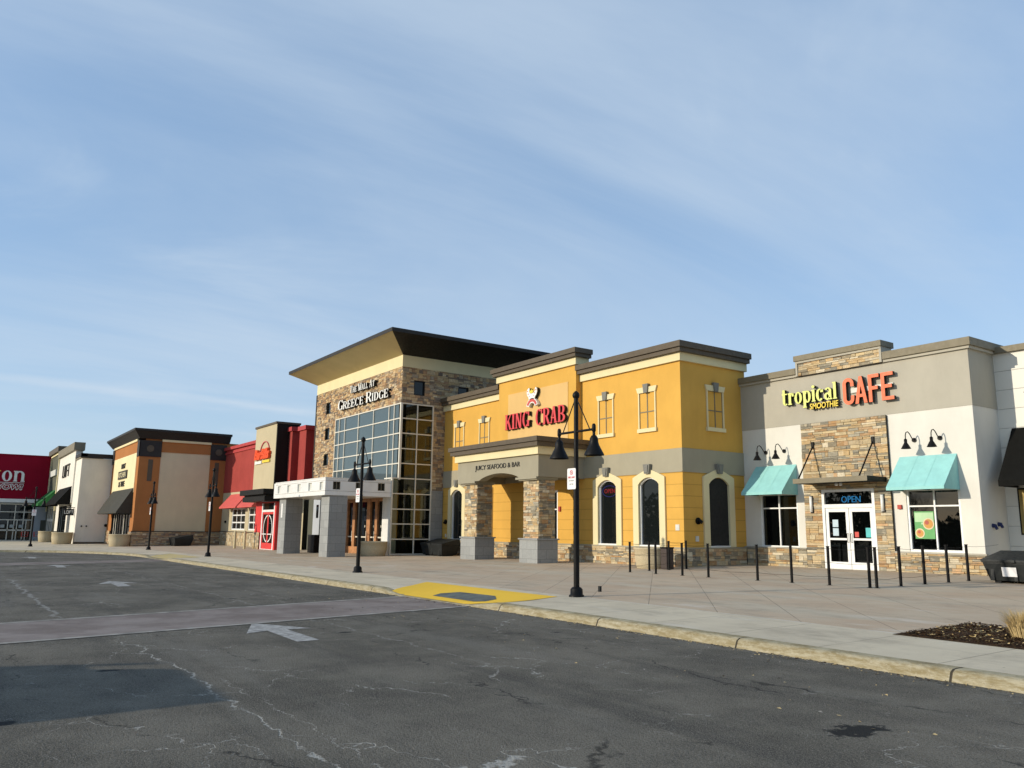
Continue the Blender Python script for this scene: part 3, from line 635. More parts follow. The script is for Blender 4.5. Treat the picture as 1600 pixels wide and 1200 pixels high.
xwalk(-11.4, -14.85, -14.0, -17.95); xwalk(-36.6, -42.6, -38.6, -45.4)
def arrow(tx, ty, s_=1.0):
    pts = [(0, 0), (1.35, -.50), (1.15, -.12), (2.60, -.17), (2.56, .17), (1.15, .20), (1.18, .58)]
    m_ = MB(); m_.add([(tx+a*s_, ty+b*s_, zx(tx+a*s_)+.005) for a, b in pts], [(0, 1, 2, 5, 6), (2, 3, 4, 5)]); tag(m_.build('road_arrow', 'paint_white'), kind='structure')
arrow(-14.03, 4.45); arrow(-27.15, 4.25); arrow(-39.99, 4.1); arrow(-51.5, 4.0)

# planting bed
m_ = MB(); N = 60; rr = random.Random(3); bx0, bx1, by0, by1 = -6.82, 4.0, 11.47, 13.55
vs = []
for j in range(13):
    for i in range(N+1):
        x = bx0+(bx1-bx0)*i/N; y = by0+(by1-by0)*j/12; e = min(1, min(i, N-i, j*2, (12-j)*2)/3)
        vs.append((x, y, walkz0(x, y)+.006+e*(.015+rr.random()*.035)))
m_.add(vs, [(j*(N+1)+i, j*(N+1)+i+1, (j+1)*(N+1)+i+1, (j+1)*(N+1)+i) for j in range(12) for i in range(N)])
for k in range(5200):                      # bark chips and dead stalks
    x = rr.uniform(bx0+.1, -3.4); y = rr.uniform(by0+.04, by1-.04); a = rr.uniform(0, 6.28); L = rr.choice((.01, .015, .03, .06)); w = .004+.006*rr.random()
    z = walkz0(x, y)+.030+rr.random()*.020; dx, dy = math.cos(a)*L, math.sin(a)*L
    m_.add([(x-dx-dy*w/L, y-dy+dx*w/L, z), (x+dx-dy*w/L, y+dy+dx*w/L, z+rr.uniform(-.01, .02)), (x+dx+dy*w/L, y+dy-dx*w/L, z), (x-dx+dy*w/L, y-dy-dx*w/L, z)], [(0, 1, 2, 3)], 1 if rr.random() < .16 else 0)
tag(m_.build('mulch', ['mulch', 'dry_grass']), kind='stuff')
def tuft(x, y, label, n=900, hgt=.62, rad=.34, seed=1):
    r_ = random.Random(seed); m_ = MB(); z0 = walkz0(x, y)+.02
    for k in range(n):
        a = r_.uniform(0, 6.28); q = r_.random()**.6; bx, by = x+math.cos(a)*.16*q, y+math.sin(a)*.16*q; lean = rad*q*r_.uniform(.6, 1.25); H = hgt*r_.uniform(.55, 1.05)
        ex, ey = bx+math.cos(a+r_.uniform(-.3, .3))*lean, by+math.sin(a+r_.uniform(-.3, .3))*lean; w = r_.uniform(.0025, .005); px_, py_ = -math.sin(a)*w, math.cos(a)*w
        mx, my = bx+(ex-bx)*.35, by+(ey-by)*.35
        m_.add([(bx-px_, by-py_, z0), (bx+px_, by+py_, z0), (mx+px_, my+py_, z0+H*.62), (mx-px_, my-py_, z0+H*.62), (ex, ey, z0+H)], [(0, 1, 2, 3), (3, 2, 4)])
    tag(m_.build('ornamental_grass', 'dry_grass'), label, 'plant', 'dry grass tufts in the mulch bed')
tuft(-5.44, 12.42, 'straw coloured grass tuft at the right edge, growing in the dark mulch bed', 900, .40, .24, 4)

# ================================================================== CAFE
YC = 26.1; XC0, XC1 = -21.33, -12.33; F = FY(YC)
def gz(x, y): return walkz0(x, y)
cafe = thing('cafe_building', (-16.8, YC, .33), 'gray and white cafe with stone centre, two aqua awnings and white double doors', 'building')
WL = (-20.60, -18.90, 1.03, 3.05); WR = (-14.70, -12.95, 1.03, 3.05); DR = (-17.80, -15.76, .0, 3.12)
MB().panel(F, XC0, XC1, 0, 5.60, [WL, WR, DR], .28, edges=False).panel(FX(XC1), YC, 42, 0, 5.60, (), .28, edges=False).build('lower_wall', 'cafe_white', cafe)
MB().panel(FY(YC-.012), XC0, XC1+.012, 5.60, 7.45, (), .3, edges=False).panel(FX(XC1+.012), YC-.012, 42, 5.60, 7.45, (), .3, edges=False).build('upper_wall', 'cafe_gray', cafe)
F8 = FY(YC-.09)
MB().panel(F8, -18.53, -15.16, 0, 5.58, [DR], .12).stones(F8, -18.53, -15.16, .25, 5.58, [DR], seed=1).build('stone_panel', ['mortar', 'ledge_stone'], cafe)
MB().panel(FY(YC-.10), -18.50, -15.20, 7.40, 7.96, (), .5).stones(FY(YC-.10), -18.50, -15.20, 7.42, 7.91, seed=2).build('stone_panel', ['mortar', 'ledge_stone'], cafe)
MB().panel(F8, XC0, -18.53, 0, 1.0, (), .09).stones(F8, XC0+.1, -18.53, .25, 1.0, seed=3).build('stone_base', ['mortar', 'ledge_stone'], cafe)
MB().panel(F8, -15.16, XC1+.05, 0, .97, (), .09).stones(F8, -15.16, XC1+.05, .25, .97, seed=4).panel(FX(XC1+.05), YC-.09, YC+.3, 0, .97, (), .09).stones(FX(XC1+.05), YC-.09, YC+.3, .25, .97, seed=5).build('stone_base', ['mortar', 'ledge_stone'], cafe)
MB().fbox(F, XC0, -18.53, 1.0, 1.05, -.12, 0).fbox(F, -15.16, XC1+.08, .97, 1.02, -.12, 0).build('base_ledge', 'cafe_gray', cafe)
m_ = MB()      # parapet lips and caps
m_.fbox(F, XC0, -18.55, 7.41, 7.50, -.10, .3).fbox(F, -15.13, XC1+.10, 7.41, 7.50, -.10, .3).fbox(F, -18.58, -18.50, 7.42, 7.98, -.16, .5).fbox(F, -15.20, -15.12, 7.42, 7.98, -.16, .5).fbox(F, -18.56, -15.14, 7.90, 7.98, -.17, .5).fbox(FX(XC1), YC+.3, 28.2, 7.41, 7.50, -.10, .3)
m_.build('parapet_lip', 'cafe_gray', cafe)
m_ = MB()
m_.fbox(F, XC0, -18.60, 7.50, 7.74, -.17, .35).fbox(F, -15.10, XC1+.17, 7.50, 7.76, -.17, .35).fbox(F, -18.62, -15.08, 7.98, 8.19, -.22, .60).fbox(FX(XC1), YC+.35, 28.3, 7.50, 7.76, -.17, .3)
m_.build('parapet_cap', 'cap_taupe', cafe, .01)
shell(XC0+.01, XC1-.02, YC+.30, 34, 0, 6.9, cafe, 'interior_dark')
MB().box(XC0+.3, XC1-.3, YC+.31, 33.9, .30, .33).build('floor', 'interior_floor', cafe)
window(cafe, F, *WL, cols=(-19.76,), rows=(2.50,), gmat='cafe_glass'); window(cafe, F, *WR, cols=(-13.80,), rows=(2.49,), gmat='cafe_glass')
# double doors with transom
df = MB(); 
for a, b, c, e in ((-17.80, -17.70, .30, 3.12), (-15.86, -15.76, .30, 3.12), (-17.70, -15.86, 3.03, 3.12), (-17.70, -15.86, 2.47, 2.60)): df.fbox(F8, a, b, c, e, -.02, .14)
dfo = df.build('door_frame', 'white_metal', cafe)
MB().fbox(F8, -17.71, -15.85, 2.59, 3.04, .06, .07).build('pane', 'cafe_glass', dfo)
for a, b, hs in ((-17.69, -16.79, 1), (-16.77, -15.87, -1)):
    m_ = MB(); z0 = .335
    for q in ((a, b, z0, .60), (a, b, 2.33, 2.465), (a, a+.115, .60, 2.33), (b-.115, b, .60, 2.33), (a+.115, b-.115, 1.35, 1.42)): m_.fbox(F8, *q, .02, .065)
    lf = m_.build('door', 'white_metal', cafe); MB().fbox(F8, a+.1, b-.1, .59, 2.34, .040, .046).build('pane', 'cafe_glass', lf)
    hx = b-.06 if hs > 0 else a+.06
    MB().tube([F8(hx, 1.28, .02), F8(hx, 1.28, -.05), F8(hx, 1.58, -.05), F8(hx, 1.58, .02)], .012, 6).build('handle', 'black_metal', lf)
MB().panel(FY(YC+.2), -17.8, -15.76, 0, .31, ()).build('threshold', 'border_concrete', cafe)
# entrance canopy on rods
m_ = MB().box(-18.15, -15.28, 24.88, 26.02, 3.33, 3.34).box(-18.15, -15.28, 24.86, 24.90, 3.31, 3.48).box(-18.15, -18.11, 24.90, 26.02, 3.31, 3.48).box(-15.32, -15.28, 24.90, 26.02, 3.31, 3.48).box(-18.11, -15.32, 24.9, 26.02, 3.45, 3.465)
cn = m_.build('entrance_canopy', 'bronze_and_soffit_shade', cafe)
MB().box(-18.15, -15.28, 24.852, 24.862, 3.31, 3.48).build('fascia', 'cap_taupe', cn)
for u in (-18.03, -15.66):
    MB().tube([(u, 26.0, 4.76), (u, 25.02, 3.48)], .028, 6).box(u-.05, u+.05, 25.94, 26.02, 4.64, 4.88).build('rod', 'black_metal', cn)
for u in (-16.85, -16.68): MB().lathe((u, 25.5, 3.22), [(0, .11), (.05, .11), (.055, .02), (0.04, 0), (0, 0)], 10).build('downlight', 'white_metal', cn)
awning(cafe, F, -20.72, -18.86, 3.08, 4.12, .95, 'aqua_canvas'); awning(cafe, F, -14.82, -12.93, 3.08, 4.12, .95, 'aqua_canvas')
for u in (-18.25, -15.49):
    w = MB().fbox(F8, u-.02, u+.11, 2.30, 2.92, -.03, 0).build('wall_sconce', 'black_metal', cafe)
    MB().lathe((u+.03, YC-.145, 2.33), [(0, 0), (.055, 0), (.055, .56), (0, .56)], 14).build('diffuser', 'white_metal', w)
MB().fbox(F, -14.99, -14.85, 2.40, 2.54, -.07, 0).build('alarm_box', 'alarm_red', cafe, .01)
# things seen through and on the glass
def pic(parent, fr, u0, u1, v0, v1, d, mat, name='poster'): return MB().fbox(fr, u0, u1, v0, v1, d-.006, d).build(name, mat, parent)
FW = FY(YC+.09)
ps = pic(None, FW, -14.52, -13.87, 1.44, 2.32, 0.0, 'poster_green'); tag(ps, 'green food poster with two bowls taped inside the right cafe window', 'poster')
m_ = MB().fbox(FW, -14.50, -13.89, 1.98, 2.28, -.009, -.0065).fbox(FW, -14.3, -13.95, 1.90, 1.96, -.009, -.0065); q = m_.build('lettering_band', 'poster_pale', ps)
def disc(fr, u, v, r, d0, d1, n=20): return [(u+r*math.cos(6.2832*i/n), v+r*math.sin(6.2832*i/n)) for i in range(n)]
MB().prism(FW, disc(FW, -14.06, 1.92, .185, 0, 0), -.013, -.0095).prism(FW, disc(FW, -14.36, 1.62, .155, 0, 0), -.013, -.0095).build('bowl', 'food_cream', ps)
MB().prism(FW, disc(FW, -14.06, 1.92, .15, 0, 0), -.016, -.0135).prism(FW, disc(FW, -14.36, 1.62, .12, 0, 0), -.016, -.0135).build('food', 'food_orange', ps)
MB().prism(FW, disc(FW, -14.11, 1.96, .07, 0, 0), -.019, -.0165).prism(FW, disc(FW, -14.38, 1.66, .05, 0, 0), -.019, -.0165).build('garnish', 'food_red', ps)
m_ = MB()
for k, (tt, v, a, b) in enumerate((('FRESH BOWLS', 2.21, -14.47, -13.93), ('MADE TO ORDER', 2.13, -14.47, -13.93))): pass
F9 = FY(YC-.055)
o = pic(None, F9, -17.44, -17.22, 1.80, 2.06, 0, 'paper_blue', 'notice'); tag(o, 'upper pale blue notice taped on the left cafe door', 'notice')
o = pic(None, F9, -17.44, -17.22, 1.50, 1.76, 0, 'paper_blue', 'notice'); tag(o, 'lower pale blue notice taped on the left cafe door', 'notice')
o = pic(None, F9, -16.60, -16.45, 1.46, 1.64, 0, 'salmon_canvas', 'notice'); tag(o, 'small coral red notice on the right cafe door', 'notice')
o = pic(None, F9, -16.18, -15.99, 1.46, 1.78, 0, 'turquoise', 'notice'); tag(o, 'turquoise notice on the right edge of the right cafe door', 'notice')
def stool(x, y, label):
    s_ = thing('bar_stool', (x, y, .33), label, 'stool', 'red stools inside the cafe')
    MB().box(x-.16, x+.16, y-.16, y+.16, 1.02, 1.06).build('seat', 'stool_red', s_, .01)
    for a in (-1, 1):
        for b in (-1, 1): MB().tube([(x+a*.13, y+b*.13, 1.02), (x+a*.2, y+b*.2, .33)], .018, 6).build('leg', 'stool_red', s_)
    MB().box(x-.16, x+.16, y-.165, y-.145, .60, .63).box(x-.16, x+.16, y+.145, y+.165, .60, .63).build('footrest', 'stool_red', s_)
stool(-16.35, 27.3, 'bright red metal stool just behind the right cafe door'); stool(-17.2, 28.4, 'red metal stool deeper inside, behind the left cafe door'); stool(-16.9, 30.2, 'rearmost red metal stool inside the cafe')
# neon
nb = MB(); text_mesh(nb, 'OPEN', FY(YC+.02), -17.10, -16.36, 2.66, 2.88, 0, .02); o = nb.build('open_sign', 'neon_blue'); tag(o, 'blue neon OPEN sign in the transom above the cafe doors', 'sign')
# big sign
FS = FY(YC-.20)
sg = thing('cafe_sign', (-17, YC-.1, 6.1), 'lime, yellow and coral raised lettering TROPICAL SMOOTHIE CAFE on gray wall', 'sign')
letters2(sg, 'tropical', FS, -19.22, -16.88, 6.36, 6.98, .0, .13, 'letter_lime', T=.17, t=.07, h=.045, gap=.05)
m_ = MB(); text_mesh(m_, 'SMOOTHIE', FS, -18.02, -16.84, 6.08, 6.30, .0, .018, bold=.018, shear=.12); m_.build('word', 'letter_yellow', sg); m_ = MB(); text_mesh(m_, 'SMOOTHIE', FS, -18.02, -16.84, 6.08, 6.30, .019, .13, bold=.018, shear=.12); m_.build('letter_return', 'letter_black', sg)
m_ = MB(); m2_ = MB(); H = .96; u = -16.62; v0 = 6.07
def P_(pl, e=0): m_.prism(FS, pl, -.02+e, .0); m2_.prism(FS, pl, .001+e, .12)
W = .43; T_ = .125
def ringseg(cx_, cy_, rx, ry, a0, a1, T2, n=10):
    pr = None
    for i in range(n+1):
        a = R(a0+(a1-a0)*i/n); o_ = (cx_+rx*math.cos(a), cy_+ry*math.sin(a)); q_ = (cx_+(rx-T2)*math.cos(a), cy_+(ry-T2)*math.sin(a))
        if pr: P_([pr[0], o_, q_, pr[1]])
        pr = (o_, q_)
r_ = W/2; ringseg(u+r_, v0+H-r_, r_, r_, 0, 180, T_); ringseg(u+r_, v0+r_, r_, r_, 180, 360, T_)
P_([(u, v0+r_), (u+T_, v0+r_), (u+T_, v0+H-r_), (u, v0+H-r_)]); P_([(u+W-T_, v0+H-r_-.10), (u+W, v0+H-r_-.10), (u+W, v0+H-r_), (u+W-T_, v0+H-r_)]); P_([(u+W-T_, v0+r_), (u+W, v0+r_), (u+W, v0+r_+.10), (u+W-T_, v0+r_+.10)])
u += .46; P_([(u, v0), (u+T_, v0), (u+.285, v0+H), (u+.175, v0+H)]); P_([(u+.46-T_, v0), (u+.46, v0), (u+.285, v0+H), (u+.175, v0+H)], .0015); P_([(u+.09, v0+.22), (u+.37, v0+.22), (u+.35, v0+.33), (u+.11, v0+.33)], .003)
u += .52; P_([(u, v0), (u+T_, v0), (u+T_, v0+H), (u, v0+H)]); P_([(u+T_, v0+H-.12), (u+.40, v0+H-.12), (u+.40, v0+H), (u+T_, v0+H)]); P_([(u+T_, v0+.42), (u+.34, v0+.42), (u+.34, v0+.54), (u+T_, v0+.54)])
u += .47; P_([(u, v0), (u+T_, v0), (u+T_, v0+H), (u, v0+H)])
for a in (0, .42, H-.12): P_([(u+T_, v0+a), (u+.44 if a != .42 else u+.38, v0+a), (u+.44 if a != .42 else u+.38, v0+a+.12), (u+T_, v0+a+.12)])
m_.build('word', 'letter_coral', sg); m2_.build('letter_return', 'letter_black', sg)
MB().fbox(FS, -16.40, -14.82, 6.50, 6.67, .125, .19).build('raceway', 'raceway', sg)
# goose-neck wall lamps
def gooseneck(x, label):
    t_ = thing('wall_lamp', (x, YC, 4.65), label, 'wall lamp', 'gooseneck lamps over the cafe awnings')
    pts = [(x, YC-.02, 4.65), (x, YC-.10, 4.66), (x, YC-.18, 4.74), (x, YC-.27, 4.84), (x, YC-.38, 4.90), (x, YC-.48, 4.87), (x, YC-.53, 4.78), (x, YC-.54, 4.64)]
    MB().tube(pts, .016, 8).build('arm', 'black_metal', t_)
    MB().tube([(x, YC, 4.65), (x, YC-.035, 4.65)], .075, 18).build('wall_plate', 'black_metal', t_)
    m_ = MB().lathe((x, YC-.54, 4.33), [(.155, 0), (.13, .045), (.075, .15), (.05, .19), (.05, .30), (.02, .33), (0, .33)], 20); m_.lathe((x, YC-.54, 4.33), [(.15, .002), (.12, .05), (.06, .15), (0, .16)], 20); m_.build('lamp_shade', 'black_metal', t_)
for x, lb in ((-20.22, 'black gooseneck wall lamp above the left aqua awning, nearer the yellow building'), (-19.37, 'black gooseneck wall lamp above the left aqua awning, nearer the stone panel'),
              (-14.27, 'black gooseneck wall lamp above the right aqua awning, nearer the stone panel'), (-13.42, 'black gooseneck wall lamp above the right aqua awning, nearer the building corner')): gooseneck(x, lb)
for dy, dz in ((.35, 1.87), (.72, 1.92)):
    y = YC+.25+dy; MB().tube([(XC1, y, dz), (XC1+.10, y, dz+.0)], [.07, .05], 12).tube([(XC1+.07, y, dz), (XC1+.13, y-.02, dz-.10)], .045, 10).build('hose_inlet', 'navy_plastic', cafe)

# white sided shop at the right edge
ws = thing('white_shop_building', (-9.5, 27.7, .35), 'white sided shop with black awning at the right edge of the photo', 'building')
F = FY(27.72)
MB().panel(F, XC1-.01, 10, 0, 7.42, [(-11.15, -8.4, .36, 3.0), (-7.6, -3.6, .36, 3.0)], .25).build('wall', 'white_siding', ws)
MB().fbox(F, XC1-.01, 10, 7.42, 7.62, -.12, .3).build('parapet_cap', 'cap_taupe', ws)
awning(ws, F, -11.95, -3.0, 3.24, 4.95, 1.25, 'black_canvas', .18)
window(ws, F, -11.15, -8.4, .36, 3.0, cols=(-10.2, -9.3), rows=(.8,)); window(ws, F, -7.6, -3.6, .36, 3.0, cols=(-6.3, -5.0), rows=(.8,))
MB().fbox(F, -11.92, -11.72, 1.65, 3.0, -.03, 0).build('wall_panel', 'interior_tan', ws)
MB().fbox(F, -11.97, -11.67, 1.60, 3.05, -.015, 0).build('panel_frame', 'bronze_and_soffit_shade', ws)
shell(XC1, 10, 28.0, 40, 0, 7.3, ws)
gt = thing('wall_lamp', (-11.55, 27.7, 6.0), 'black gooseneck lamp high on the white sided wall at the right edge', 'wall lamp')
MB().tube([(-11.05, 27.7, 6.25), (-11.05, 27.4, 6.33), (-11.05, 27.05, 6.32), (-11.05, 26.95, 6.22)], .016, 8).build('arm', 'black_metal', gt)
MB().lathe((-11.05, 26.95, 5.92), [(.12, 0), (.075, .12), (.05, .18), (.05, .28), (0, .30)], 16).build('lamp_shade', 'black_metal', gt)

# ================================================================== YELLOW RESTAURANT
YK = 22.6; XK0, XK1 = -39.27, -21.33; F = FY(YK); G = FX(XK1)
kc = thing('restaurant_building', (-30.3, YK, .24), 'yellow two storey restaurant with stone column portico and gray band', 'building')
lowx = [-37.70, -35.10, -25.55, -23.10]; holes = [(c-.60, c+.60, 1.04, 3.64) for c in lowx]; dh = (-31.4, -28.93, .2, 3.36)
sideh = (24.53-.60, 24.53+.60, 1.04, 3.64)
MB().panel(F, XK0, XK1, 0, 3.83, holes+[dh], .25, edges=False).panel(G, YK, 26.35, 0, 3.83, [sideh], .25, edges=False).build('lower_wall', 'yellow_stucco_grooved', kc)
F2 = FY(YK-.03); G2 = FX(XK1+.03)
MB().panel(F2, XK0, XK1+.03, 3.83, 4.70, (), .03, edges=False).panel(G2, YK-.03, 26.35, 3.83, 4.70, (), .03, edges=False).fbox(F, XK0, XK1, 3.80, 3.83, -.03, 0).fbox(G, YK, 26.35, 3.80, 3.83, -.03, 0).build('band', 'greige_band', kc)
MB().panel(F, XK0, XK1, 4.70, 8.06, (), .25, edges=False).panel(G, YK, 26.35, 4.70, 8.06, (), .25, edges=False).build('upper_wall', 'yellow_stucco', kc)
F3 = FY(YK-.07); G3 = FX(XK1+.07)
MB().panel(F3, XK0, -31.5, 0, .93, (), .07).stones(F3, XK0, -31.5, .12, .93, dep=.022, seed=6).build('stone_base', ['mortar', 'ledge_stone'], kc)
MB().panel(F3, -28.85, XK1+.07, 0, .95, (), .07).stones(F3, -28.85, XK1+.07, .12, .95, dep=.022, seed=7).panel(G3, YK-.07, YC-.085, 0, .95, (), .07).stones(G3, YK-.07, YC-.12, .15, .95, dep=.022, seed=8).build('stone_base', ['mortar', 'ledge_stone'], kc)
MB().fbox(F, XK0, -31.5, .93, .98, -.10, 0).fbox(F, -28.85, XK1+.10, .95, 1.0, -.10, 0).fbox(G, YK, YC, .95, 1.0, -.10, 0).build('base_ledge', 'greige_band', kc)
def cornice(x0, x1, z0, zc, z1, y, left=True, right=True, back=None, sx0=0, name='cornice', ret=3.8):
    a = MB(); b = MB(); L = 1 if left else 0; Rr = 1 if right else 0; yb = y+(back if back else ret)
    a.box(x0-.11*L, x1+.11*Rr, y-.11, yb, z0, zc)
    b.box(x0-.26*L, x1+.26*Rr, y-.26, yb+.02, zc, zc+(z1-zc)*.42); b.box(x0-.34*L, x1+.34*Rr, y-.34, yb+.04, zc+(z1-zc)*.42, z1)
    c = a.build('cornice', 'cream_trim', kc); b.build('cap', 'cap_brown', c); return c
cornice(-27.28, XK1, 8.06, 8.38, 8.78, YK, False, True)
cornice(XK0, -33.42, 8.06, 8.38, 8.78, YK, True, False)
# raised centre
YM_ = 22.3; Fm = FY(YM_)
MB().box(-33.35, -27.25, YM_, YM_+.62, 4.6, 8.82).build('raised_centre', 'yellow_stucco', kc)
cornice(-33.35, -27.25, 8.82, 9.15, 9.53, YM_, True, True, back=.66)
MB().fbox(Fm, -32.50, -27.80, 5.45, 8.13, -.02, 0).build('sign_panel', 'orange_panel', kc)
def arcpts(c, hw, zs, zc, n=12):   # points of a segmental arch from left springing to right
    return [(c-hw+2*hw*i/n, zs+(zc-zs)*math.sin(math.pi*i/n)**.75) for i in range(n+1)]
def archwin(fr, c, i, neon=None):
    m_ = MB(); hw = .57; A = arcpts(c, hw, 3.38, 3.66); n = len(A)
    B = []
    for k, (u, v) in enumerate(A): B.append((c-.88+1.76*k/(n-1), 3.66+(min(1, 1.9*min(k, n-1-k)/(n-1)))**.9*.36))
    m_.strip(fr, A, B, -.07, .02)
    m_.fbox(fr, c-.88, c-hw, 1.0, 3.38, -.07, .02).fbox(fr, c+hw, c+.88, 1.0, 3.38, -.07, .02)
    m_.prism(fr, [(c-.88, 3.38), (c-hw, 3.38), (c-hw, 3.3801), (c-.88, 3.66)], -.07, .02).prism(fr, [(c+hw, 3.38), (c+.88, 3.38), (c+.88, 3.66), (c+hw, 3.3801)], -.07, .02)
    w = m_.build('window', 'cream_trim', kc)
    f_ = MB(); A2 = arcpts(c, hw+.01, 3.39, 3.67); B2 = arcpts(c, hw-.055, 3.36, 3.61)
    f_.strip(fr, A2, B2, .03, .12).fbox(fr, c-hw, c-hw+.055, 1.04, 3.38, .03, .12).fbox(fr, c+hw-.055, c+hw, 1.04, 3.38, .03, .12).fbox(fr, c-hw, c+hw, .99, 1.06, -.05, .12)
    f_.build('frame', 'white_metal', w)
    MB().fbox(fr, c-hw-.02, c+hw+.02, 1.03, 3.68, .105, .115).build('pane', 'dark_glass', w)
    MB().prism(fr, [(c-.12, 3.80), (c+.12, 3.80), (c+.185, 4.17), (c-.185, 4.17)], -.17, -.02).prism(fr, [(c-.07, 3.84), (c+.07, 3.84), (c+.11, 4.13), (c-.11, 4.13)], -.20, -.165).build('keystone', 'gray_keystone', w)
for i, c in enumerate(lowx): archwin(F, c, i)
archwin(G, 24.53, 9)
nb = MB(); text_mesh(nb, 'OPEN', FY(YK+.085), -25.86, -25.22, 3.12, 3.30, 0, .012); o = nb.build('open_sign', 'neon_red'); tag(o, 'dim red OPEN sign ringed in violet inside the tall arched window by the portico', 'sign')
m_ = MB(); pr = None
for k in range(25):
    a = 6.2832*k/24; o1 = (-25.54+.46*math.cos(a), 3.20+.24*math.sin(a)); q1 = (-25.54+.43*math.cos(a), 3.20+.215*math.sin(a))
    if pr: m_.prism(FY(YK+.088), [pr[0], o1, q1, pr[1]], 0, .01)
    pr = (o1, q1)
m_.build('ring', 'neon_violet', o)
def blind(fr, c):
    m_ = MB(); z0, z1 = 5.60, 7.05; hw = .43
    m_.fbox(fr, c-hw-.06, c-hw, z0, z1, -.05, 0).fbox(fr, c+hw, c+hw+.06, z0, z1, -.05, 0)
    m_.prism(fr, [(c-.50, z1), (c+.50, z1), (c+.58, 7.27), (c-.58, 7.27)], -.07, 0).fbox(fr, c-.53, c+.53, 5.45, z0, -.09, 0)
    w = m_.build('blind_window', 'cream_trim', kc)
    MB().fbox(fr, c-.022, c+.022, z0, z1, -.02, 0).fbox(fr, c-hw, c+hw, 6.25, 6.29, -.018, 0).fbox(fr, c-hw, c-hw+.015, z0, z1, -.012, 0).fbox(fr, c+hw-.015, c+hw, z0, z1, -.012, 0).fbox(fr, c-hw, c+hw, z1-.018, z1, -.012, 0).build('muntin', 'muntin_gray', w)
    MB().prism(fr, [(c-.10, 7.03), (c+.10, 7.03), (c+.15, 7.39), (c-.15, 7.39)], -.13, -.02).build('keystone', 'gray_keystone', w)
for c in (-37.6, -35.1, -25.60, -23.12): blind(F, c)
blind(G, 24.50)
# portico
PX0, PX1, PY = -33.50, -27.02, 20.08; Fp = FY(PY)
A = [(-31.60+3.20*i/16, 3.77+.27*math.sin(math.pi*i/16)**.7) for i in range(17)]
m_ = MB().strip(Fp, A, [(a, 4.70) for a, b in A], 0, .45).fbox(Fp, PX0, -31.60, 3.77, 4.70, 0, .45).fbox(Fp, -28.40, PX1, 3.77, 4.70, 0, .45)
m_.box(PX0, PX0+.4, PY+.45, YK-.03, 3.77, 4.70).box(PX1-.4, PX1, PY+.45, YK-.03, 3.77, 4.70)
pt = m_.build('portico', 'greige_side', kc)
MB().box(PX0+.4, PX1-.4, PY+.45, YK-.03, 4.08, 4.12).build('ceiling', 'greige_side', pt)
MB().box(PX0-.12, PX1+.12, PY-.12, YK-.031, 4.70, 5.03).build('cornice', 'cream_trim', pt)
MB().box(PX0-.30, PX1+.28, PY-.28, YK-.032, 5.03, 5.22).box(PX0-.38, PX1+.36, PY-.36, YK-.033, 5.22, 5.42).build('cap', 'cap_brown', pt)
for a, b in ((-33.10, -32.03), (-28.30, -27.22)):
    MB().box(a, b, 20.27, 21.10, 1.2, 3.69).stones(FY(20.27), a, b, 1.23, 3.64, seed=9).stones(FX(b), 20.27, 21.10, 1.23, 3.64, seed=10).stones(lambda u, v, d, a=a: (a+d, u, v), 20.27, 21.10, 1.23, 3.64, seed=11).build('column', ['mortar', 'ledge_stone'], pt)
    q = MB().box(a-.14, b+.06, 20.16, 21.22, 0, 1.17).build('pedestal', 'slate_block', pt)
    MB().box(a-.19, b+.11, 20.11, 21.27, 1.17, 1.23).build('ledge', 'slate_block', q)
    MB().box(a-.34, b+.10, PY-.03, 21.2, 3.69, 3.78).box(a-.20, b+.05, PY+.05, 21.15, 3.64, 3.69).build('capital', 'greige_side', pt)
m_ = MB()
text_mesh(m_, 'JUICY SEAFOOD & BAR', Fp, -31.92, -28.32, 4.19, 4.47, -.025, 0, bold=.004); o = m_.build('shop_sign', 'letter_dark'); tag(o, 'dark lettering JUICY SEAFOOD & BAR on the gray portico of the yellow restaurant', 'sign')
# entrance doors behind the right column
window(kc, F, dh[0], dh[1], .25, 3.36, cols=(-30.17,), rows=(2.5,), fw=.10, name='door')
MB().fbox(F, -28.82, -28.69, 2.40, 2.62, -.06, 0).build('alarm_box', 'alarm_red', kc)
for fr, u, v in ((F, -38.85, 1.95), (G, 23.35, 1.98)):
    m_ = MB().tube([fr(u, v, 0), fr(u, v, -.05)], .13, 16).tube([fr(u+.02, v+.02, -.05), fr(u+.06, v-.06, -.16)], .07, 12); m_.build('hose_inlet', 'black_metal', kc)
MB().fbox(F, -38.88, -38.76, 1.12, 1.3, -.03, 0).fbox(G, 23.2, 23.36, 1.22, 1.42, -.03, 0).build('utility_plate', 'raceway', kc)
MB().fbox(F, -21.75, -21.55, 1.62, 1.84, -.012, 0).build('wall_plaque', 'raceway', kc)
shell(XK0, XK1-.02, YK+.3, 26.34, 0, 8.05, kc); 
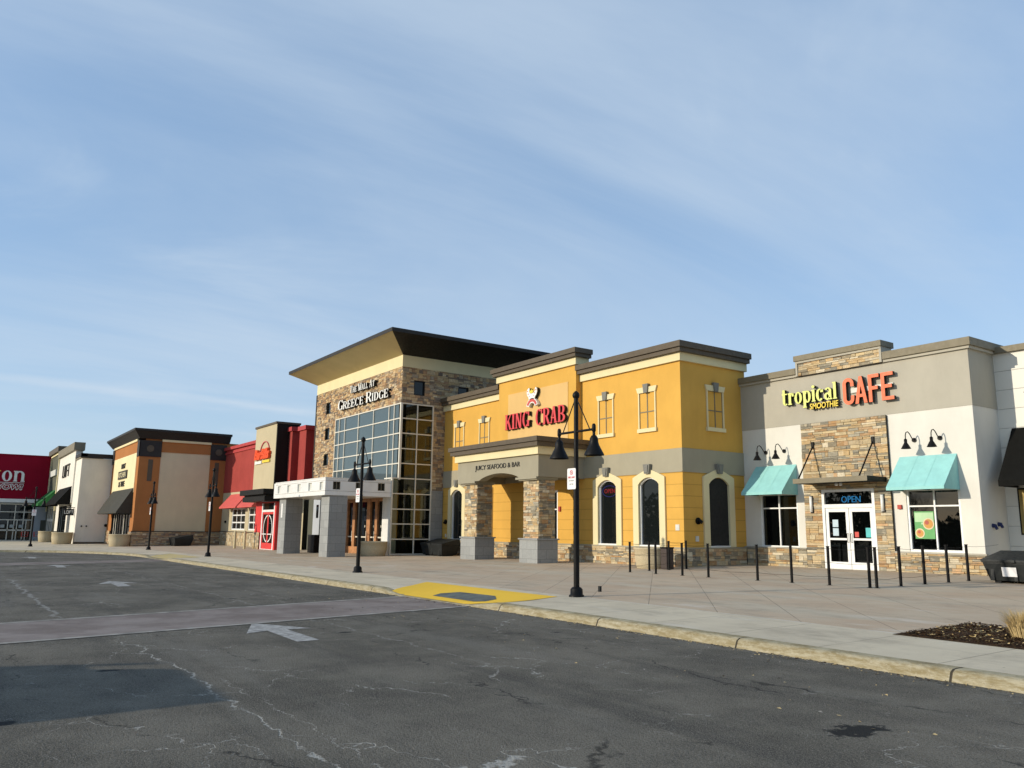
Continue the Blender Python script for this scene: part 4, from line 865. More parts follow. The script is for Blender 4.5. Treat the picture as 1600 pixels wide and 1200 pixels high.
# red sign and emblem
sg = thing('restaurant_sign', (-30.2, YM_, 6.4), 'red serif lettering KING CRAB with a white crab claw emblem above', 'sign')
letters2(sg, 'KING', Fm, -32.52, -30.52, 6.36, 7.10, -.19, -.012, 'letter_red', T=.17, t=.07, h=.05, gap=.07)
letters2(sg, 'CRAB', Fm, -30.0, -27.82, 6.34, 7.10, -.19, -.012, 'letter_red', T=.17, t=.07, h=.05, gap=.07)
ex, ez = -30.30, 7.62
cl_ = [(-.22, 0), (.20, 0), (.26, .12), (.36, .22), (.42, .36), (.40, .52), (.30, .58), (.24, .50), (.27, .42), (.20, .34), (.10, .30), (-.08, .30), (-.18, .36), (-.22, .46), (-.16, .54), (-.24, .60), (-.36, .52), (-.40, .38), (-.36, .24), (-.26, .12)]
em = MB().prism(Fm, [(ex+a, ez+b*.95) for a, b in cl_], -.20, -.17).build('emblem', 'letter_white', sg); MB().prism(Fm, [(ex+a, ez+b*.95) for a, b in cl_], -.169, -.02).build('emblem_return', 'letter_black', em)
MB().prism(Fm, [(ex-.13, ez+.30), (ex+.10, ez+.30), (ex+.15, ez+.47), (ex+.05, ez+.40), (ex-.01, ez+.50), (ex-.08, ez+.40), (ex-.17, ez+.47)], -.215, -.19).build('crown', 'letter_yellow', em)
def arcband(fr, cx_, cz_, r0, r1, a0, a1, d0, d1, n=12, sx_=1.0):
    m_ = MB(); pr = None
    for i in range(n+1):
        a = R(a0+(a1-a0)*i/n); o1 = (cx_+sx_*r0*math.cos(a), cz_+r0*math.sin(a)); q1 = (cx_+sx_*r1*math.cos(a), cz_+r1*math.sin(a))
        if pr: m_.prism(fr, [pr[0], o1, q1, pr[1]], d0, d1)
        pr = (o1, q1)
    return m_
arcband(Fm, ex+.02, 7.22, .46, .24, 15, 165, -.20, -.04).build('banner', 'letter_white', em)
arcband(Fm, ex+.02, 7.22, .42, .29, 22, 158, -.212, -.198).build('banner_print', 'salmon_canvas', em)
m_ = MB()
for a, b, r_ in ((-.27, .28, .03), (.25, .28, .03), (-.18, .16, .025), (.17, .16, .025), (.33, .42, .03), (-.32, .42, .03)): m_.prism(Fm, disc(Fm, ex+a, ez+b, r_, 0, 0, 10), -.211, -.198)
m_.build('dots', 'print_red', em)

# grit, leaves and scraps caught along the foot of the kerb
m_ = MB(); rr = random.Random(21)
for k in range(1500):
    x = -rr.uniform(2, 60) if rr.random() < .45 else -rr.uniform(2, 20); y = 9.27-abs(rr.gauss(0, .10)) if rr.random() < .8 else rr.uniform(6.5, 9.2)
    if x < -48: continue
    a = rr.uniform(0, 6.28); L = rr.uniform(.006, .028); dx, dy = math.cos(a)*L, math.sin(a)*L; z = zx(x)+.004
    m_.add([(x-dx, y-dy, z), (x+dy*.6, y-dx*.6, z+.012*rr.random()), (x+dx, y+dy, z+.004), (x-dy*.6, y+dx*.6, z+.012*rr.random())], [(0, 1, 2, 3)], rr.choice((0, 0, 1, 2)))
tag(m_.build('kerb_litter', ['dry_grass', 'mulch', 'border_concrete']), kind='stuff')

# ================================================================== MALL ENTRANCE
XM0, XM, YM = -51.70, -39.27, 19.86; F = FY(YM); G = FX(XM)
ml = thing('mall_building', (-45.5, YM, .1), 'tall stone mall entrance with flared dark roof, glass bay and white canopy', 'building')
gx0 = -48.32
sq = [(-50.08, -49.32, 8.84, 9.60), (-50.08, -49.32, 7.16, 7.92), (-50.08, -49.32, 5.49, 6.24)]
mr = (.08, .11, .15, .20); hf = sq+[(gx0, XM, 0, 8.31)]; hs = [(20.58, 21.25, 8.84, 9.66), (23.42, 24.12, 8.92, 9.60), (YM, 21.84, 3.62, 8.31)]
MB().panel(F, XM0, XM, 0, 10.35, hf, .3, edges=False).stones(F, XM0, XM, 3.0, 10.35, hf, row=mr, wid=(.18, .5), dep=.04, seed=12).panel(FX(XM0), YM, 34, 3.6, 10.35, ()).build('stone_wall', ['mortar', 'mall_stone'], ml)
MB().panel(G, YM, 34, 3.62, 10.35, hs, .3, edges=False).stones(G, YM, 28, 3.62, 10.35, hs, row=mr, wid=(.18, .5), dep=.04, seed=13).build('stone_wall', ['mortar', 'mall_stone'], ml)
MB().fbox(G, 21.84, YK-.04, 0, 3.62, -.06, .3).build('slate_pier', 'slate_block', ml)
MB().box(XM0-.05, XM+.05, YM-.05, 34, 10.35, 11.0).build('frieze', 'cream_wall', ml)
for h in sq: window(ml, F, *h, gmat='dark_glass', fmat='bronze_and_soffit_shade', fw=.05)
for h in ((20.58, 21.25, 8.84, 9.66), (23.42, 24.12, 8.92, 9.60)): window(ml, G, *h, gmat='dark_glass', fmat='bronze_and_soffit_shade', fw=.05)
# flared roof
ex0, ex1, ey0, ey1 = -52.35, -36.95, 18.0, 28.3; zi, ze = 11.0, 11.64
MB().add([(XM0-.05, YM-.05, zi), (XM+.05, YM-.05, zi), (ex1, ey0, ze), (ex0, ey0, ze)], [(0, 1, 2, 3)]).build('soffit', 'soffit_olive_lit', ml)  # front soffit: olive tone chosen for its sunlit look
MB().add([(XM+.05, YM-.05, zi), (XM+.05, ey1, zi), (ex1, ey1, ze), (ex1, ey0, ze)], [(0, 1, 2, 3)]).add([(XM0-.05, YM-.05, zi), (ex0, ey0, ze), (ex0, ey1, ze), (XM0-.05, ey1, zi)], [(0, 1, 2, 3)]).add([(XM+.05, ey1, zi), (XM0-.05, ey1, zi), (ex0, ey1, ze), (ex1, ey1, ze)], [(0, 1, 2, 3)]).build('soffit', 'bronze_and_soffit_shade', ml)  # same soffit on the unlit sides, shade painted in as near-black
rf = MB().box(ex0-.02, ex1+.02, ey0-.02, ey1, ze, 11.84); rf.add([(ex0, ey0, 11.84), (ex1, ey0, 11.84), (ex1, ey1, 11.84), (ex0, ey1, 11.84), (-49.0, 22, 12.25), (-40.5, 22, 12.25), (-40.5, 26, 12.25), (-49.0, 26, 12.25)], [(0, 1, 5, 4), (1, 2, 6, 5), (2, 3, 7, 6), (3, 0, 4, 7), (4, 5, 6, 7)]); rf.build('roof', 'cap_dark', ml)
# glass bay
us = [gx0, -47.70, -46.83, -44.81, -42.72, -40.71, -40.06, XM]; vs_ = [4.15, 5.03, 5.83, 6.67, 7.49, 8.31]
m_ = MB()
for u in us[1:-1]: m_.fbox(F, u-.03, u+.03, 4.15, 8.31, -.05, .06)
for v in vs_: m_.fbox(F, gx0, XM, v-.03, v+.03, -.052, .058)
m_.fbox(F, gx0-.02, gx0+.05, 4.15, 8.34, -.054, .06).box(XM-.06, XM+.06, YM-.06, YM+.06, 4.15, 8.345)
bay = m_.build('glass_bay', 'mullion', ml)
k = 0
for a, b in zip(us, us[1:]):
    m_ = MB()
    for c, e in zip(vs_, vs_[1:]):
        m_.fbox(F, a+.02, b-.02, c+.02, e-.02, .0, .012)
    m_.build('pane', 'sky_glass', bay)
sv = [.22, 1.0, 1.80, 2.58, 3.40, 4.22, 5.03, 5.83, 6.67, 7.49, 8.31]
m_ = MB()
for v in sv: m_.fbox(G, YM if v > 4.3 else 19.45, 21.84, v-.03, v+.03, -.05, .05)
m_.fbox(G, 20.81, 20.87, .22, 8.31, -.048, .052).fbox(G, 21.78, 21.86, .15, 8.34, -.053, .05).fbox(G, 19.42, 19.50, .15, 4.25, -.054, .05)
m_.box(XM-.9, XM, 19.42, YM, 4.19, 4.25)
sb_ = m_.build('glass_bay', 'mullion', ml)
for a, b in ((YM, 20.84), (20.84, 21.8)):
    m_ = MB()
    for c, e in zip(sv, sv[1:]):
        aa = a if (c > 4 or a > 20) else 19.47
        m_.fbox(G, aa+.02, b-.02, c+.02, e-.02, .0, .012)
    m_.build('pane', 'mall_glass', sb_)
# interior of the bay: floor, ceilings, tan columns, back wall
MB().box(XM0+.3, XM-.3, 26.0, 26.2, 0, 10.2).box(XM0+.3, XM-.15, 19.9, 26, .05, .14).build('interior_wall', 'interior_dark', ml)
for x, y in ((-40.6, 21.2), (-40.6, 23.4), (-43.2, 21.6), (-46.0, 21.6), (-41.6, 24.8)): MB().box(x-.28, x+.28, y-.28, y+.28, .1, 8.6).build('interior_column', 'interior_tan', ml)
MB().box(XM0+.3, XM-.4, 20.6, 25.9, 8.6, 8.8).box(XM0+.3, XM-.3, 22.4, 25.9, 4.5, 4.95).build('interior_ceiling', 'interior_tan', ml)
shell(XM0+.02, XM-.02, 30, 36, 0, 10.3, ml)
# entrance doors under the canopy
FD = FY(19.62)
MB().panel(FD, -51.68, -45.35, 0, 4.1, ()).build('vestibule_wall', 'slate_wall', ml)
MB().box(-40.32, XM-.01, 19.46, 19.8, 0, 4.1).build('vestibule_pier', 'white_panel', ml)
dn_ = MB()
for a, b in ((-45.35, -45.05), (-44.35, -44.02), (-42.42, -41.98), (-41.36, -41.06), (-40.42, -40.32)): dn_.fbox(FD, a, b, 0, 3.3, -.10, .05)
dn_.fbox(FD, -45.35, -40.32, 3.02, 3.45, -.08, .05).fbox(FD, -45.35, -43.4, 0.05, .52, -.16, 0)
dw = dn_.build('door_frame', 'wood', ml)
for a, b in ((-45.05, -44.35), (-44.02, -43.22), (-43.22, -42.42), (-41.98, -41.36), (-41.06, -40.42)):
    d_ = MB().fbox(FD, a, b, .08, 3.02, .012, .03).build('door', 'dark_glass', ml)
    MB().fbox(FD, a+.03, b-.03, 1.03, 1.10, -.05, .0).fbox(FD, b-.14, b-.10, .8, 1.4, -.06, -.02).fbox(FD, (a+b)/2-.04, (a+b)/2+.04, 1.6, 1.72, -.004, .005).build('handle', 'mullion', d_)
MB().panel(FD, -45.35, -40.32, 3.45, 4.1, ()).build('transom_wall', 'interior_dark', ml)
# canopy
CY0 = 15.72; Fc = FY(CY0); Gc = FX(XM+.0)
cw = [(c-.25, c+.25, 3.47, 3.88) for c in (-46.20, -44.62, -43.0, -41.38, -39.78)]; sw = [(16.13, 16.53, 3.49, 3.90), (17.38, 17.78, 3.50, 3.90), (18.64, 19.04, 3.51, 3.91)]
m_ = MB().panel(Fc, -46.81, XM, 3.20, 4.06, cw, .10).panel(Gc, CY0, 19.42, 3.20, 4.06, sw, .10).panel(FX(-46.81), CY0, 19.5, 3.2, 4.06, ())
m_.box(-46.80, XM-.11, CY0+.01, 19.45, 3.20, 3.24).box(-46.83, XM+.02, CY0-.02, 19.45, 4.06, 4.10)
cp = m_.build('canopy', 'white_panel', ml)
m_ = MB()
for q in (3.42, 3.94): m_.fbox(Fc, -46.81, XM, q-.006, q+.006, -.006, 0).fbox(Gc, CY0, 19.42, q-.006, q+.006, -.006, 0)
m_.build('panel_joint', 'cap_taupe', cp)
for q in cw: MB().fbox(Fc, *q, .08, .09).build('pane', 'raceway', cp)
for q in sw: window(cp, Gc, *q, cols=((q[0]+q[1])/2,), fw=.025, bar=.03, rec=.05, fmat='cap_taupe')
for a, b in ((-46.80, -45.72), (-40.38, -39.31)): MB().box(a, b, 16.0, 16.98, 0, 3.21).build('column', 'slate_block', ml)
MB().fbox(FY(16.0), -46.45, -46.2, 2.1, 2.9, -.01, 0).build('notice', 'white_panel', ml)
MB().box(-50.0, -48.9, 19.3, 19.6, 0, 3.5).build('side_pier', 'dim_gray_wall', ml); MB().box(-49.45, -49.1, 19.28, 19.31, 2.15, 2.97).build('slot_window', 'dark_glass', ml)
sg = thing('mall_sign', (-44, YM, 8.8), 'white serif lettering THE MALL AT GREECE RIDGE on the stone wall above the glass', 'sign')
for w_, a_, b_, c_, e_, q_ in (('GREECE', -47.60, -43.85, 8.80, 9.42, (0,)), ('RIDGE', -43.45, -40.55, 8.80, 9.42, (0,)), ('THE MALL AT', -45.85, -42.36, 9.68, 10.12, (0, 4, 9))):
    letters2(sg, w_, F, a_, b_, c_, e_, -.24, -.04, 'letter_white', T=.15, t=.06, h=.045, gap=.07, small=q_)

# ================================================================== RED RESTAURANT
YR = 19.4; XT = -71.2; F = FY(YR)
rd_ = thing('red_restaurant_building', (-62, YR, 0), 'red and beige restaurant with tall beige tower and black cornice over its red door', 'building')
w1 = (-68.20, -64.60, 1.27, 3.02); w2 = (-63.70, -60.0, 1.27, 3.04)
MB().panel(F, XT, -52, -.3, 4.33, [w1, w2], .25, edges=False).build('lower_wall', 'beige_wall', rd_)
MB().panel(FY(YR-.02), XT, -57.8, 4.33, 7.60, (), .25).build('upper_wall', 'red_stucco', rd_)
MB().fbox(F, XT, -62.46, 7.60, 7.74, -.10, .3).fbox(F, XT, -62.46, 7.74, 7.92, -.03, .3).fbox(F, XT, -62.46, 7.92, 8.16, -.22, .4).build('parapet', 'red_trim', rd_)
MB().panel(FY(YR-.08), XT, -57.0, -.3, 1.10, (), .08).stones(FY(YR-.08), XT, -57.0, -.05, 1.10, row=(.14, .2, .26), wid=(.2, .45), seed=14).fbox(F, XT, -57, 1.10, 1.16, -.12, 0).build('stone_base', ['mortar', 'pale_stone'], rd_)
for w in (w1, w2): window(rd_, F, *w, cols=(w[0]+1.2, w[0]+2.4), rows=(1.87, 2.45), fw=.12, bar=.10)
awning(rd_, F, -68.9, -64.3, 3.08, 4.15, .9, 'salmon_canvas'); awning(rd_, F, -63.9, -60.2, 3.08, 4.15, .9, 'salmon_canvas')
MB().box(-62.45, -57.70, 19.18, 20.9, 4.2, 8.98).build('tower', 'tower_beige', rd_)
MB().box(-62.55, -57.62, 19.10, 20.95, 8.98, 9.13).build('tower_cap', 'cap_brown', rd_)
MB().box(-57.68, -57.66, 19.22, 20.88, 4.2, 8.97).build('tower_side', 'bronze_and_soffit_shade', rd_)
MB().box(-58.0, -51.75, 20.9, 24, 0, 8.0).build('rear_wall', 'red_stucco', rd_)
for a, b, z in ((-57.60, -56.95, 8.45), (-55.45, -54.15, 8.30)):
    q = MB().box(a, b, 20.1, 22, 4.2, z).build('pilaster', 'red_stucco', rd_); MB().box(a-.12, b+.12, 19.98, 22, z-.02, z+.28).build('cap', 'red_trim', q)
MB().box(-57.8, -51.75, 20.2, 20.3, -.2, 4.2).build('side_wall', 'slate_wall', rd_)
FE = FY(17.9)
MB().panel(FE, -57.25, -52.95, -.2, 3.3, [(-55.90, -53.25, -.05, 3.15)], .2).build('entrance_wall', 'bright_red', rd_); MB().panel(FX(-52.952), 17.9, 20.3, -.2, 3.3, ()).build('entrance_side', 'slate_wall', rd_)
MB().fbox(FE, -57.27, -56.0, -.2, 1.18, -.06, 0).stones(FY(17.84), -57.27, -56.0, -.05, 1.18, row=(.14, .2, .26), wid=(.2, .45), seed=15).build('entrance_stone', ['mortar', 'pale_stone'], rd_)
MB().box(-57.75, -52.60, 16.85, 19.35, 3.66, 4.02).box(-57.45, -52.75, 17.1, 19.35, 3.56, 3.66).box(-57.5, -52.78, 17.0, 19.35, 3.22, 3.56).build('black_cornice', 'bronze_and_soffit_shade', rd_, .02)
fr_ = MB()
for q in ((-55.9, -55.72, -.05, 3.15), (-53.43, -53.25, -.05, 3.15), (-55.72, -53.43, 2.55, 2.70), (-55.72, -53.43, -.02, .10)): fr_.fbox(FE, *q, .0, .1)
fo = fr_.build('door_frame', 'white_metal', rd_); MB().fbox(FE, -55.75, -53.4, 2.66, 3.15, .06, .07).build('pane', 'dark_glass', fo)
for a, b, hs in ((-55.72, -54.58, 1), (-54.57, -53.43, -1)):
    m_ = MB()
    for q in ((a, b, .10, .50), (a, b, 2.40, 2.55), (a, a+.12, .5, 2.4), (b-.12, b, .5, 2.4)): m_.fbox(FE, *q, .03, .08)
    d_ = m_.build('door', 'bright_red', rd_); MB().fbox(FE, a+.1, b-.1, .49, 2.41, .05, .056).build('pane', 'dark_glass', d_)
    c0 = b if hs > 0 else a
    q = arcband(FE, c0, 1.45, .92, .84, 92 if hs > 0 else -88, 268 if hs > 0 else 88, .03, .045); q.fbox(FE, a+.12, b-.12, 1.05, 1.11, -.02, .04); q.build('decal', 'letter_white', d_)
m_ = MB(); m_.tube([(-69.8, YR, 1.95), (-69.8, YR-.12, 1.9)], .10, 10); m_.build('hose_inlet', 'black_metal', rd_)
# sign on the tower: orange script, red arc, white and yellow small print
Ft = FY(19.18); sg = thing('restaurant_sign', (-60, 19.1, 6.4), 'orange slanted lettering under a thin red arc on the beige tower', 'sign')
m_ = MB(); text_mesh(m_, 'BarBills', Ft, -61.95, -58.55, 6.52, 7.30, -.22, -.02, bold=.05, shear=.25); m_.build('word', 'letter_orange', sg)
arcband(Ft, -60.0, 6.85, 1.02, .97, 20, 165, -.08, -.02, sx_=1.1).build('arc', 'print_red', sg)
MB().fbox(Ft, -62.05, -60.5, 6.22, 6.42, -.10, 0).build('white_panel', 'letter_white', sg); MB().fbox(Ft, -60.3, -58.7, 6.26, 6.44, -.10, 0).build('yellow_panel', 'letter_yellow', sg)

# ================================================================== TAN SHOP
F = FY(12.5); G = FX(XT); tn_ = thing('tan_shop_building', (-77, 12.5, -.1), 'orange and tan shop with flared dark cornice and dark olive awning', 'building')
XT0 = -83.9
MB().panel(F, XT0, XT, -.3, 8.40, [(-81.6, -72.7, -.2, 2.6)], .3, edges=False).panel(G, 12.5, 14.13, 1.07, 8.4, ()).panel(G, 18.1, YR, 1.07, 8.4, ()).panel(FX(XT-.0), 14.13, 18.1, 7.53, 8.4, ()).build('wall', 'rust_stucco', tn_)
MB().panel(FX(XT-.05), 14.13, 18.1, 1.07, 7.53, (), .1).build('side_panel', 'tan_panel', tn_)
MB().fbox(F, -82.8, -72.2, 4.2, 7.45, -.03, 0).build('sign_panel', 'cream_wall', tn_)
m_ = MB()
for a, b in ((12.44, 14.15), (18.08, YR)): m_.fbox(G, a, b, 7.10, 8.42, -.07, 0)
m_.fbox(F, -72.0, XT+.07, 7.10, 8.42, -.07, 0).fbox(F, XT0, -83.0, 7.10, 8.42, -.07, 0); m_.build('corner_block', 'cap_dark', tn_)
m_ = MB()
for y in (13.28, 18.75): m_.prism(FX(XT+.07), disc(G, y, 7.76, .28, 0, 0), -.05, 0)
m_.build('medallion', 'cap_brown', tn_)
MB().fbox(G, 13.22, 13.58, 5.12, 6.88, -.02, 0).fbox(G, 18.5, 18.85, 5.12, 6.88, -.02, 0).build('slot_panel', 'cap_brown', tn_)
MB().fbox(G, 14.15, 18.08, 8.38, 8.56, -.12, 0).fbox(F, -83.0, -72.0, 8.38, 8.56, -.12, 0).build('trim', 'cream_trim', tn_)
def flare(x0, x1, y0, y1, z0, z1, o0, o1, m_):
    v = [(x0-o0, y0-o0, z0), (x1+o0, y0-o0, z0), (x1+o0, y1, z0), (x0-o0, y1, z0), (x0-o1, y0-o1, z1), (x1+o1, y0-o1, z1), (x1+o1, y1, z1), (x0-o1, y1, z1)]
    return m_.add(v, [(0, 1, 5, 4), (1, 2, 6, 5), (2, 3, 7, 6), (3, 0, 4, 7), (4, 5, 6, 7), (3, 2, 1, 0)])
m_ = MB(); flare(XT0, XT, 12.5, YR+.2, 8.56, 9.15, .10, .55, m_); m_.box(XT0-.6, XT+.6, 11.9, YR+.25, 9.15, 9.33); m_.build('flared_cornice', 'cap_dark', tn_)
MB().panel(FX(XT+.07), 12.43, YR, -.3, 1.05, (), .07).stones(FX(XT+.07), 12.43, YR-.1, -.1, 1.05, seed=16).panel(FY(12.43), -72.7, XT+.07, -.3, 1.05, ()).stones(FY(12.43), -72.7, XT+.07, -.1, 1.05, seed=17).fbox(G, 12.4, YR, 1.05, 1.11, -.11, 0).build('stone_base', ['mortar', 'mall_stone'], tn_)
MB().panel(FY(12.43), XT0, -81.6, -.3, 1.05, ()).stones(FY(12.43), XT0, -81.6, -.1, 1.05, seed=18).build('stone_base', ['mortar', 'mall_stone'], tn_)
window(tn_, F, -81.6, -72.7, -.08, 2.6, cols=(-80.4, -79.4, -78.2, -77.0, -75.6, -74.2), fmat='bronze_and_soffit_shade', fw=.12, bar=.12)
for x in (-80.4, -79.4, -75.6): MB().fbox(F, x-.03, x+.14, .2, 2.4, .02, .05).build('door_edge', 'mullion', tn_)
awning(tn_, F, -82.2, -72.3, 2.62, 4.62, 1.15, 'olive_canvas', .12)
shell(XT0, XT-.06, 12.9, YR+1, -.3, 8.6, tn_, 'rust_stucco')
sg = thing('shop_sign', (-77.5, 12.4, 5.4), 'dark boxed lettering in three rows on the cream panel of the orange shop', 'sign')
m_ = MB(); text_mesh(m_, 'BEST', FY(12.47), -78.6, -76.7, 6.42, 6.85, -.06, 0, bold=.02); m_.build('word', 'letter_dark', sg)
MB().fbox(FY(12.47), -79.7, -75.6, 5.52, 6.22, -.08, 0).build('box', 'letter_dark', sg)
m_ = MB(); text_mesh(m_, 'KITCHEN', FY(12.47), -79.3, -76.0, 5.66, 6.08, -.10, -.08, bold=.0); m_.build('word', 'cream_wall', sg)
m_ = MB(); text_mesh(m_, '& TILE', FY(12.47), -79.3, -76.5, 4.85, 5.32, -.06, 0, bold=.02); m_.build('word', 'letter_dark', sg)

# ================================================================== CREAM SHOP
XW = -83.9; YW_ = 9.9; F = FY(YW_); G = FX(XW); cr = thing('cream_shop_building', (-92, YW_, -.2), 'off white shop with plain side wall, black awning and stepped parapet', 'building')
MB().panel(F, -100.9, XW, -.5, 7.62, [(-98.2, -88.2, -.4, 3.4)], .3, edges=False).panel(G, YW_, 13.0, -.5, 7.62, ()).panel(FY(YW_-.12), -100.9, -87.9, 3.6, 8.62, (), .6).build('wall', 'offwhite_wall', cr)
MB().fbox(F, -101.2, -87.6, 8.62, 9.38, -.35, .6).fbox(F, -87.9, XW+.1, 7.62, 7.78, -.1, .5).build('cap', 'cap_taupe', cr)
MB().fbox(G, YW_-.1, 13.3, 7.66, 8.05, -.15, .4).fbox(F, -87.6, XW+.15, 7.78, 8.06, -.16, .4).build('side_cap', 'cap_dark', cr)
window(cr, F, -98.2, -88.2, -.25, 3.3, cols=(-96.5, -95, -93.6, -92, -90.5), rows=(), fmat='bronze_and_soffit_shade', fw=.12)
MB().fbox(F, -90.2, -89.2, -.4, 3.3, -.15, .1).build('pier', 'offwhite_wall', cr)
awning(cr, FY(YW_-.12), -98.6, -88.4, 3.55, 5.2, 1.2, 'black_canvas', .12)
for y, z in ((10.4, 1.42), (10.8, 1.42), (12.4, 1.5)): MB().tube([(XW, y, z), (XW+.08, y, z)], .07 if z < 1.45 else .14, 10).build('wall_vent', 'black_metal', cr)
MB().fbox(G, YW_, 12.5, -.5, 0.0, -.03, 0).build('base_flashing', 'cap_brown', cr)
shell(-100.9, XW-.05, 10.3, 14, -.4, 7.5, cr)
sg = MB()
def boxletters(fr, u0, v0, h, w, th, d0, d1):
    def r_(a, b, c, e): sg.fbox(fr, u0+a*w, u0+b*w, v0+c*h, v0+e*h, d0+.001*len(sg.f)/60, d1)
    t_ = th; r_(0, t_, 0, 1); r_(0, .8, 0, t_*.9)                      # L
    r_(1.1, 1.1+t_, 0, 1); r_(1.9, 1.9+t_, 0, 1.001); r_(1.1, 2.0, 0, t_*.9); r_(1.1, 2.0, 1-t_*.9, 1)   # O
    r_(2.35, 2.35+t_, 0, 1); r_(2.35, 3.15, 1-t_*.9, 1); r_(2.35, 3.0, .46, .46+t_*.9)   # F
    r_(3.3, 4.3, 1-t_*.9, 1); r_(3.8-t_/2, 3.8+t_/2, 0, 1)              # T
boxletters(FY(YW_-.12), -96.6, 6.3, 1.25, 1.25, .10, -.10, 0); o = sg.build('shop_sign', 'letter_dark'); tag(o, 'large outlined letters LOFT high on the off white shop', 'sign')
bs = thing('blade_sign', (-85.3, YW_, 3.1), 'black hanging blade sign with white LOFT letters below the off white shop sign', 'sign')
MB().box(-85.35, -85.25, 8.96, 9.84, 2.38, 2.97).build('board', 'letter_black', bs); MB().tube([(-85.3, YW_, 3.10), (-85.3, 8.96, 3.10)], .03, 6).tube([(-85.3, 9.8, 2.97), (-85.3, 9.8, 3.10)], .02, 6).tube([(-85.3, 9.0, 2.97), (-85.3, 9.0, 3.10)], .02, 6).build('bracket', 'black_metal', bs)
sg = MB(); boxletters(FX(-85.245), 9.04, 2.54, .28, .17, .16, -.01, 0); sg.build('word', 'letter_white', bs)

# ================================================================== GRAY SHOP
F = FY(9.8); gs = thing('gray_shop_building', (-105, 9.8, -.3), 'narrow gray shop front with green awning beside the red department store', 'building')
MB().panel(F, -109.9, -101, -.6, 9.2, [(-108.6, -102, -.5, 3.6)], .3).panel(FX(-101), 9.8, 12, 6, 9.2, ()).build('wall', 'slate_wall', gs)
MB().fbox(F, -110.2, -100.8, 9.2, 9.42, -.12, .5).fbox(F, -101.35, -101, 3, 9.2, -.12, .1).fbox(F, -109.9, -109.5, 3, 9.2, -.12, .1).build('trim', 'cream_trim', gs)
MB().fbox(F, -110.4, -100.6, 9.42, 10.0, -.35, .6).build('cap', 'cap_brown', gs)
awning(gs, F, -109.3, -101.6, 3.75, 5.3, 1.6, 'green_canvas', .25)
window(gs, F, -108.6, -102, -.4, 3.6, cols=(-107, -105.3, -103.6), rows=(2.0,), fw=.35, bar=.28, fmat='offwhite_wall')
o = MB().fbox(F, -108.4, -102.6, 6.9, 7.55, -.20, 0).build('shop_sign', 'raceway'); tag(o, 'pale blank sign box on the gray shop front', 'sign')
shell(-109.9, -101, 10.2, 14, -.5, 9, gs)

# ================================================================== DEPARTMENT STORE
XL = -110; G = FX(XL); ds = thing('department_store_building', (XL, 0, -.4), 'crimson department store with glass doors facing the lot at the left edge', 'building')
MB().panel(G, -30, 10.2, 4.35, 9.45, (), .3).build('upper_wall', 'maroon_panel', ds)
MB().panel(FX(XL-.3), -30, 10.2, -.6, 4.0, [(-6, 8.55, -.45, 3.85)], .3).build('lower_wall', 'dim_gray_wall', ds)
MB().fbox(G, -30, 10.2, 3.98, 4.38, -.15, .3).build('band', 'white_panel', ds)
MB().fbox(G, -30, 10.2, 9.40, 9.50, -.08, .3).build('parapet_cap', 'maroon_panel', ds)
window(ds, FX(XL-.3), -6, 8.55, -.40, 3.85, cols=(-3.5, -1, 1.5, 4.0, 5.15, 6.7, 7.6), rows=(2.0, 2.9), fw=.12, bar=.10, fmat='mullion')
m_ = MB()
for c in (5.2, 6.1, 7.0, 7.9): m_.fbox(FX(XL-.3), c-.05, c+.05, -.4, 2.0, -.03, .1)
m_.fbox(FX(XL-.3), 4.8, 8.5, .75, .90, -.03, .1); m_.build('door_rails', 'mullion', ds)
for c in (5.6, 6.5, 7.4): MB().fbox(FX(XL-.3), c-.2, c+.2, 1.1, 1.45, .02, .03).build('door_decal', 'print_gray', ds)
MB().fbox(FX(XL-.3), 9.35, 9.95, -.3, 2.0, -.03, 0).build('side_door', 'slate_wall', ds)
MB().box(XL-25, XL-.4, -30, 40, 9.0, 9.1).box(XL-12, XL-11.9, -30, 30, -.6, 9).build('roof', 'interior_dark', ds)
sg = thing('store_sign', (XL, 5, 6), 'large white serif letters on the crimson store wall with outlined WOW! below', 'sign')
m_ = MB(); letters(m_, 'on', G, 4.95, 7.25, 6.36, 8.05, -.18, 0, T=.15, t=.06, h=.045, gap=.07); m_.build('word', 'letter_white', sg)
m_ = MB(); letters(m_, 't', G, 3.95, 4.80, 6.36, 8.05, -.18, 0, T=.15, t=.06, h=.04, gap=.07); m_.build('letter', 'letter_yellow', sg)
m_ = MB(); text_mesh(m_, 'WOW!', G, 4.15, 7.2, 5.38, 6.12, -.10, 0, bold=.09, shear=.2); m_.build('word', 'letter_white', sg)
m_ = MB(); text_mesh(m_, 'WOW!', G, 4.24, 7.12, 5.47, 6.04, -.14, -.10, bold=.01, shear=.2); m_.build('word_face', 'maroon_panel', sg)
MB().fbox(G, 3.9, 7.25, 6.20, 6.26, -.1, 0).build('underline', 'letter_white', sg)

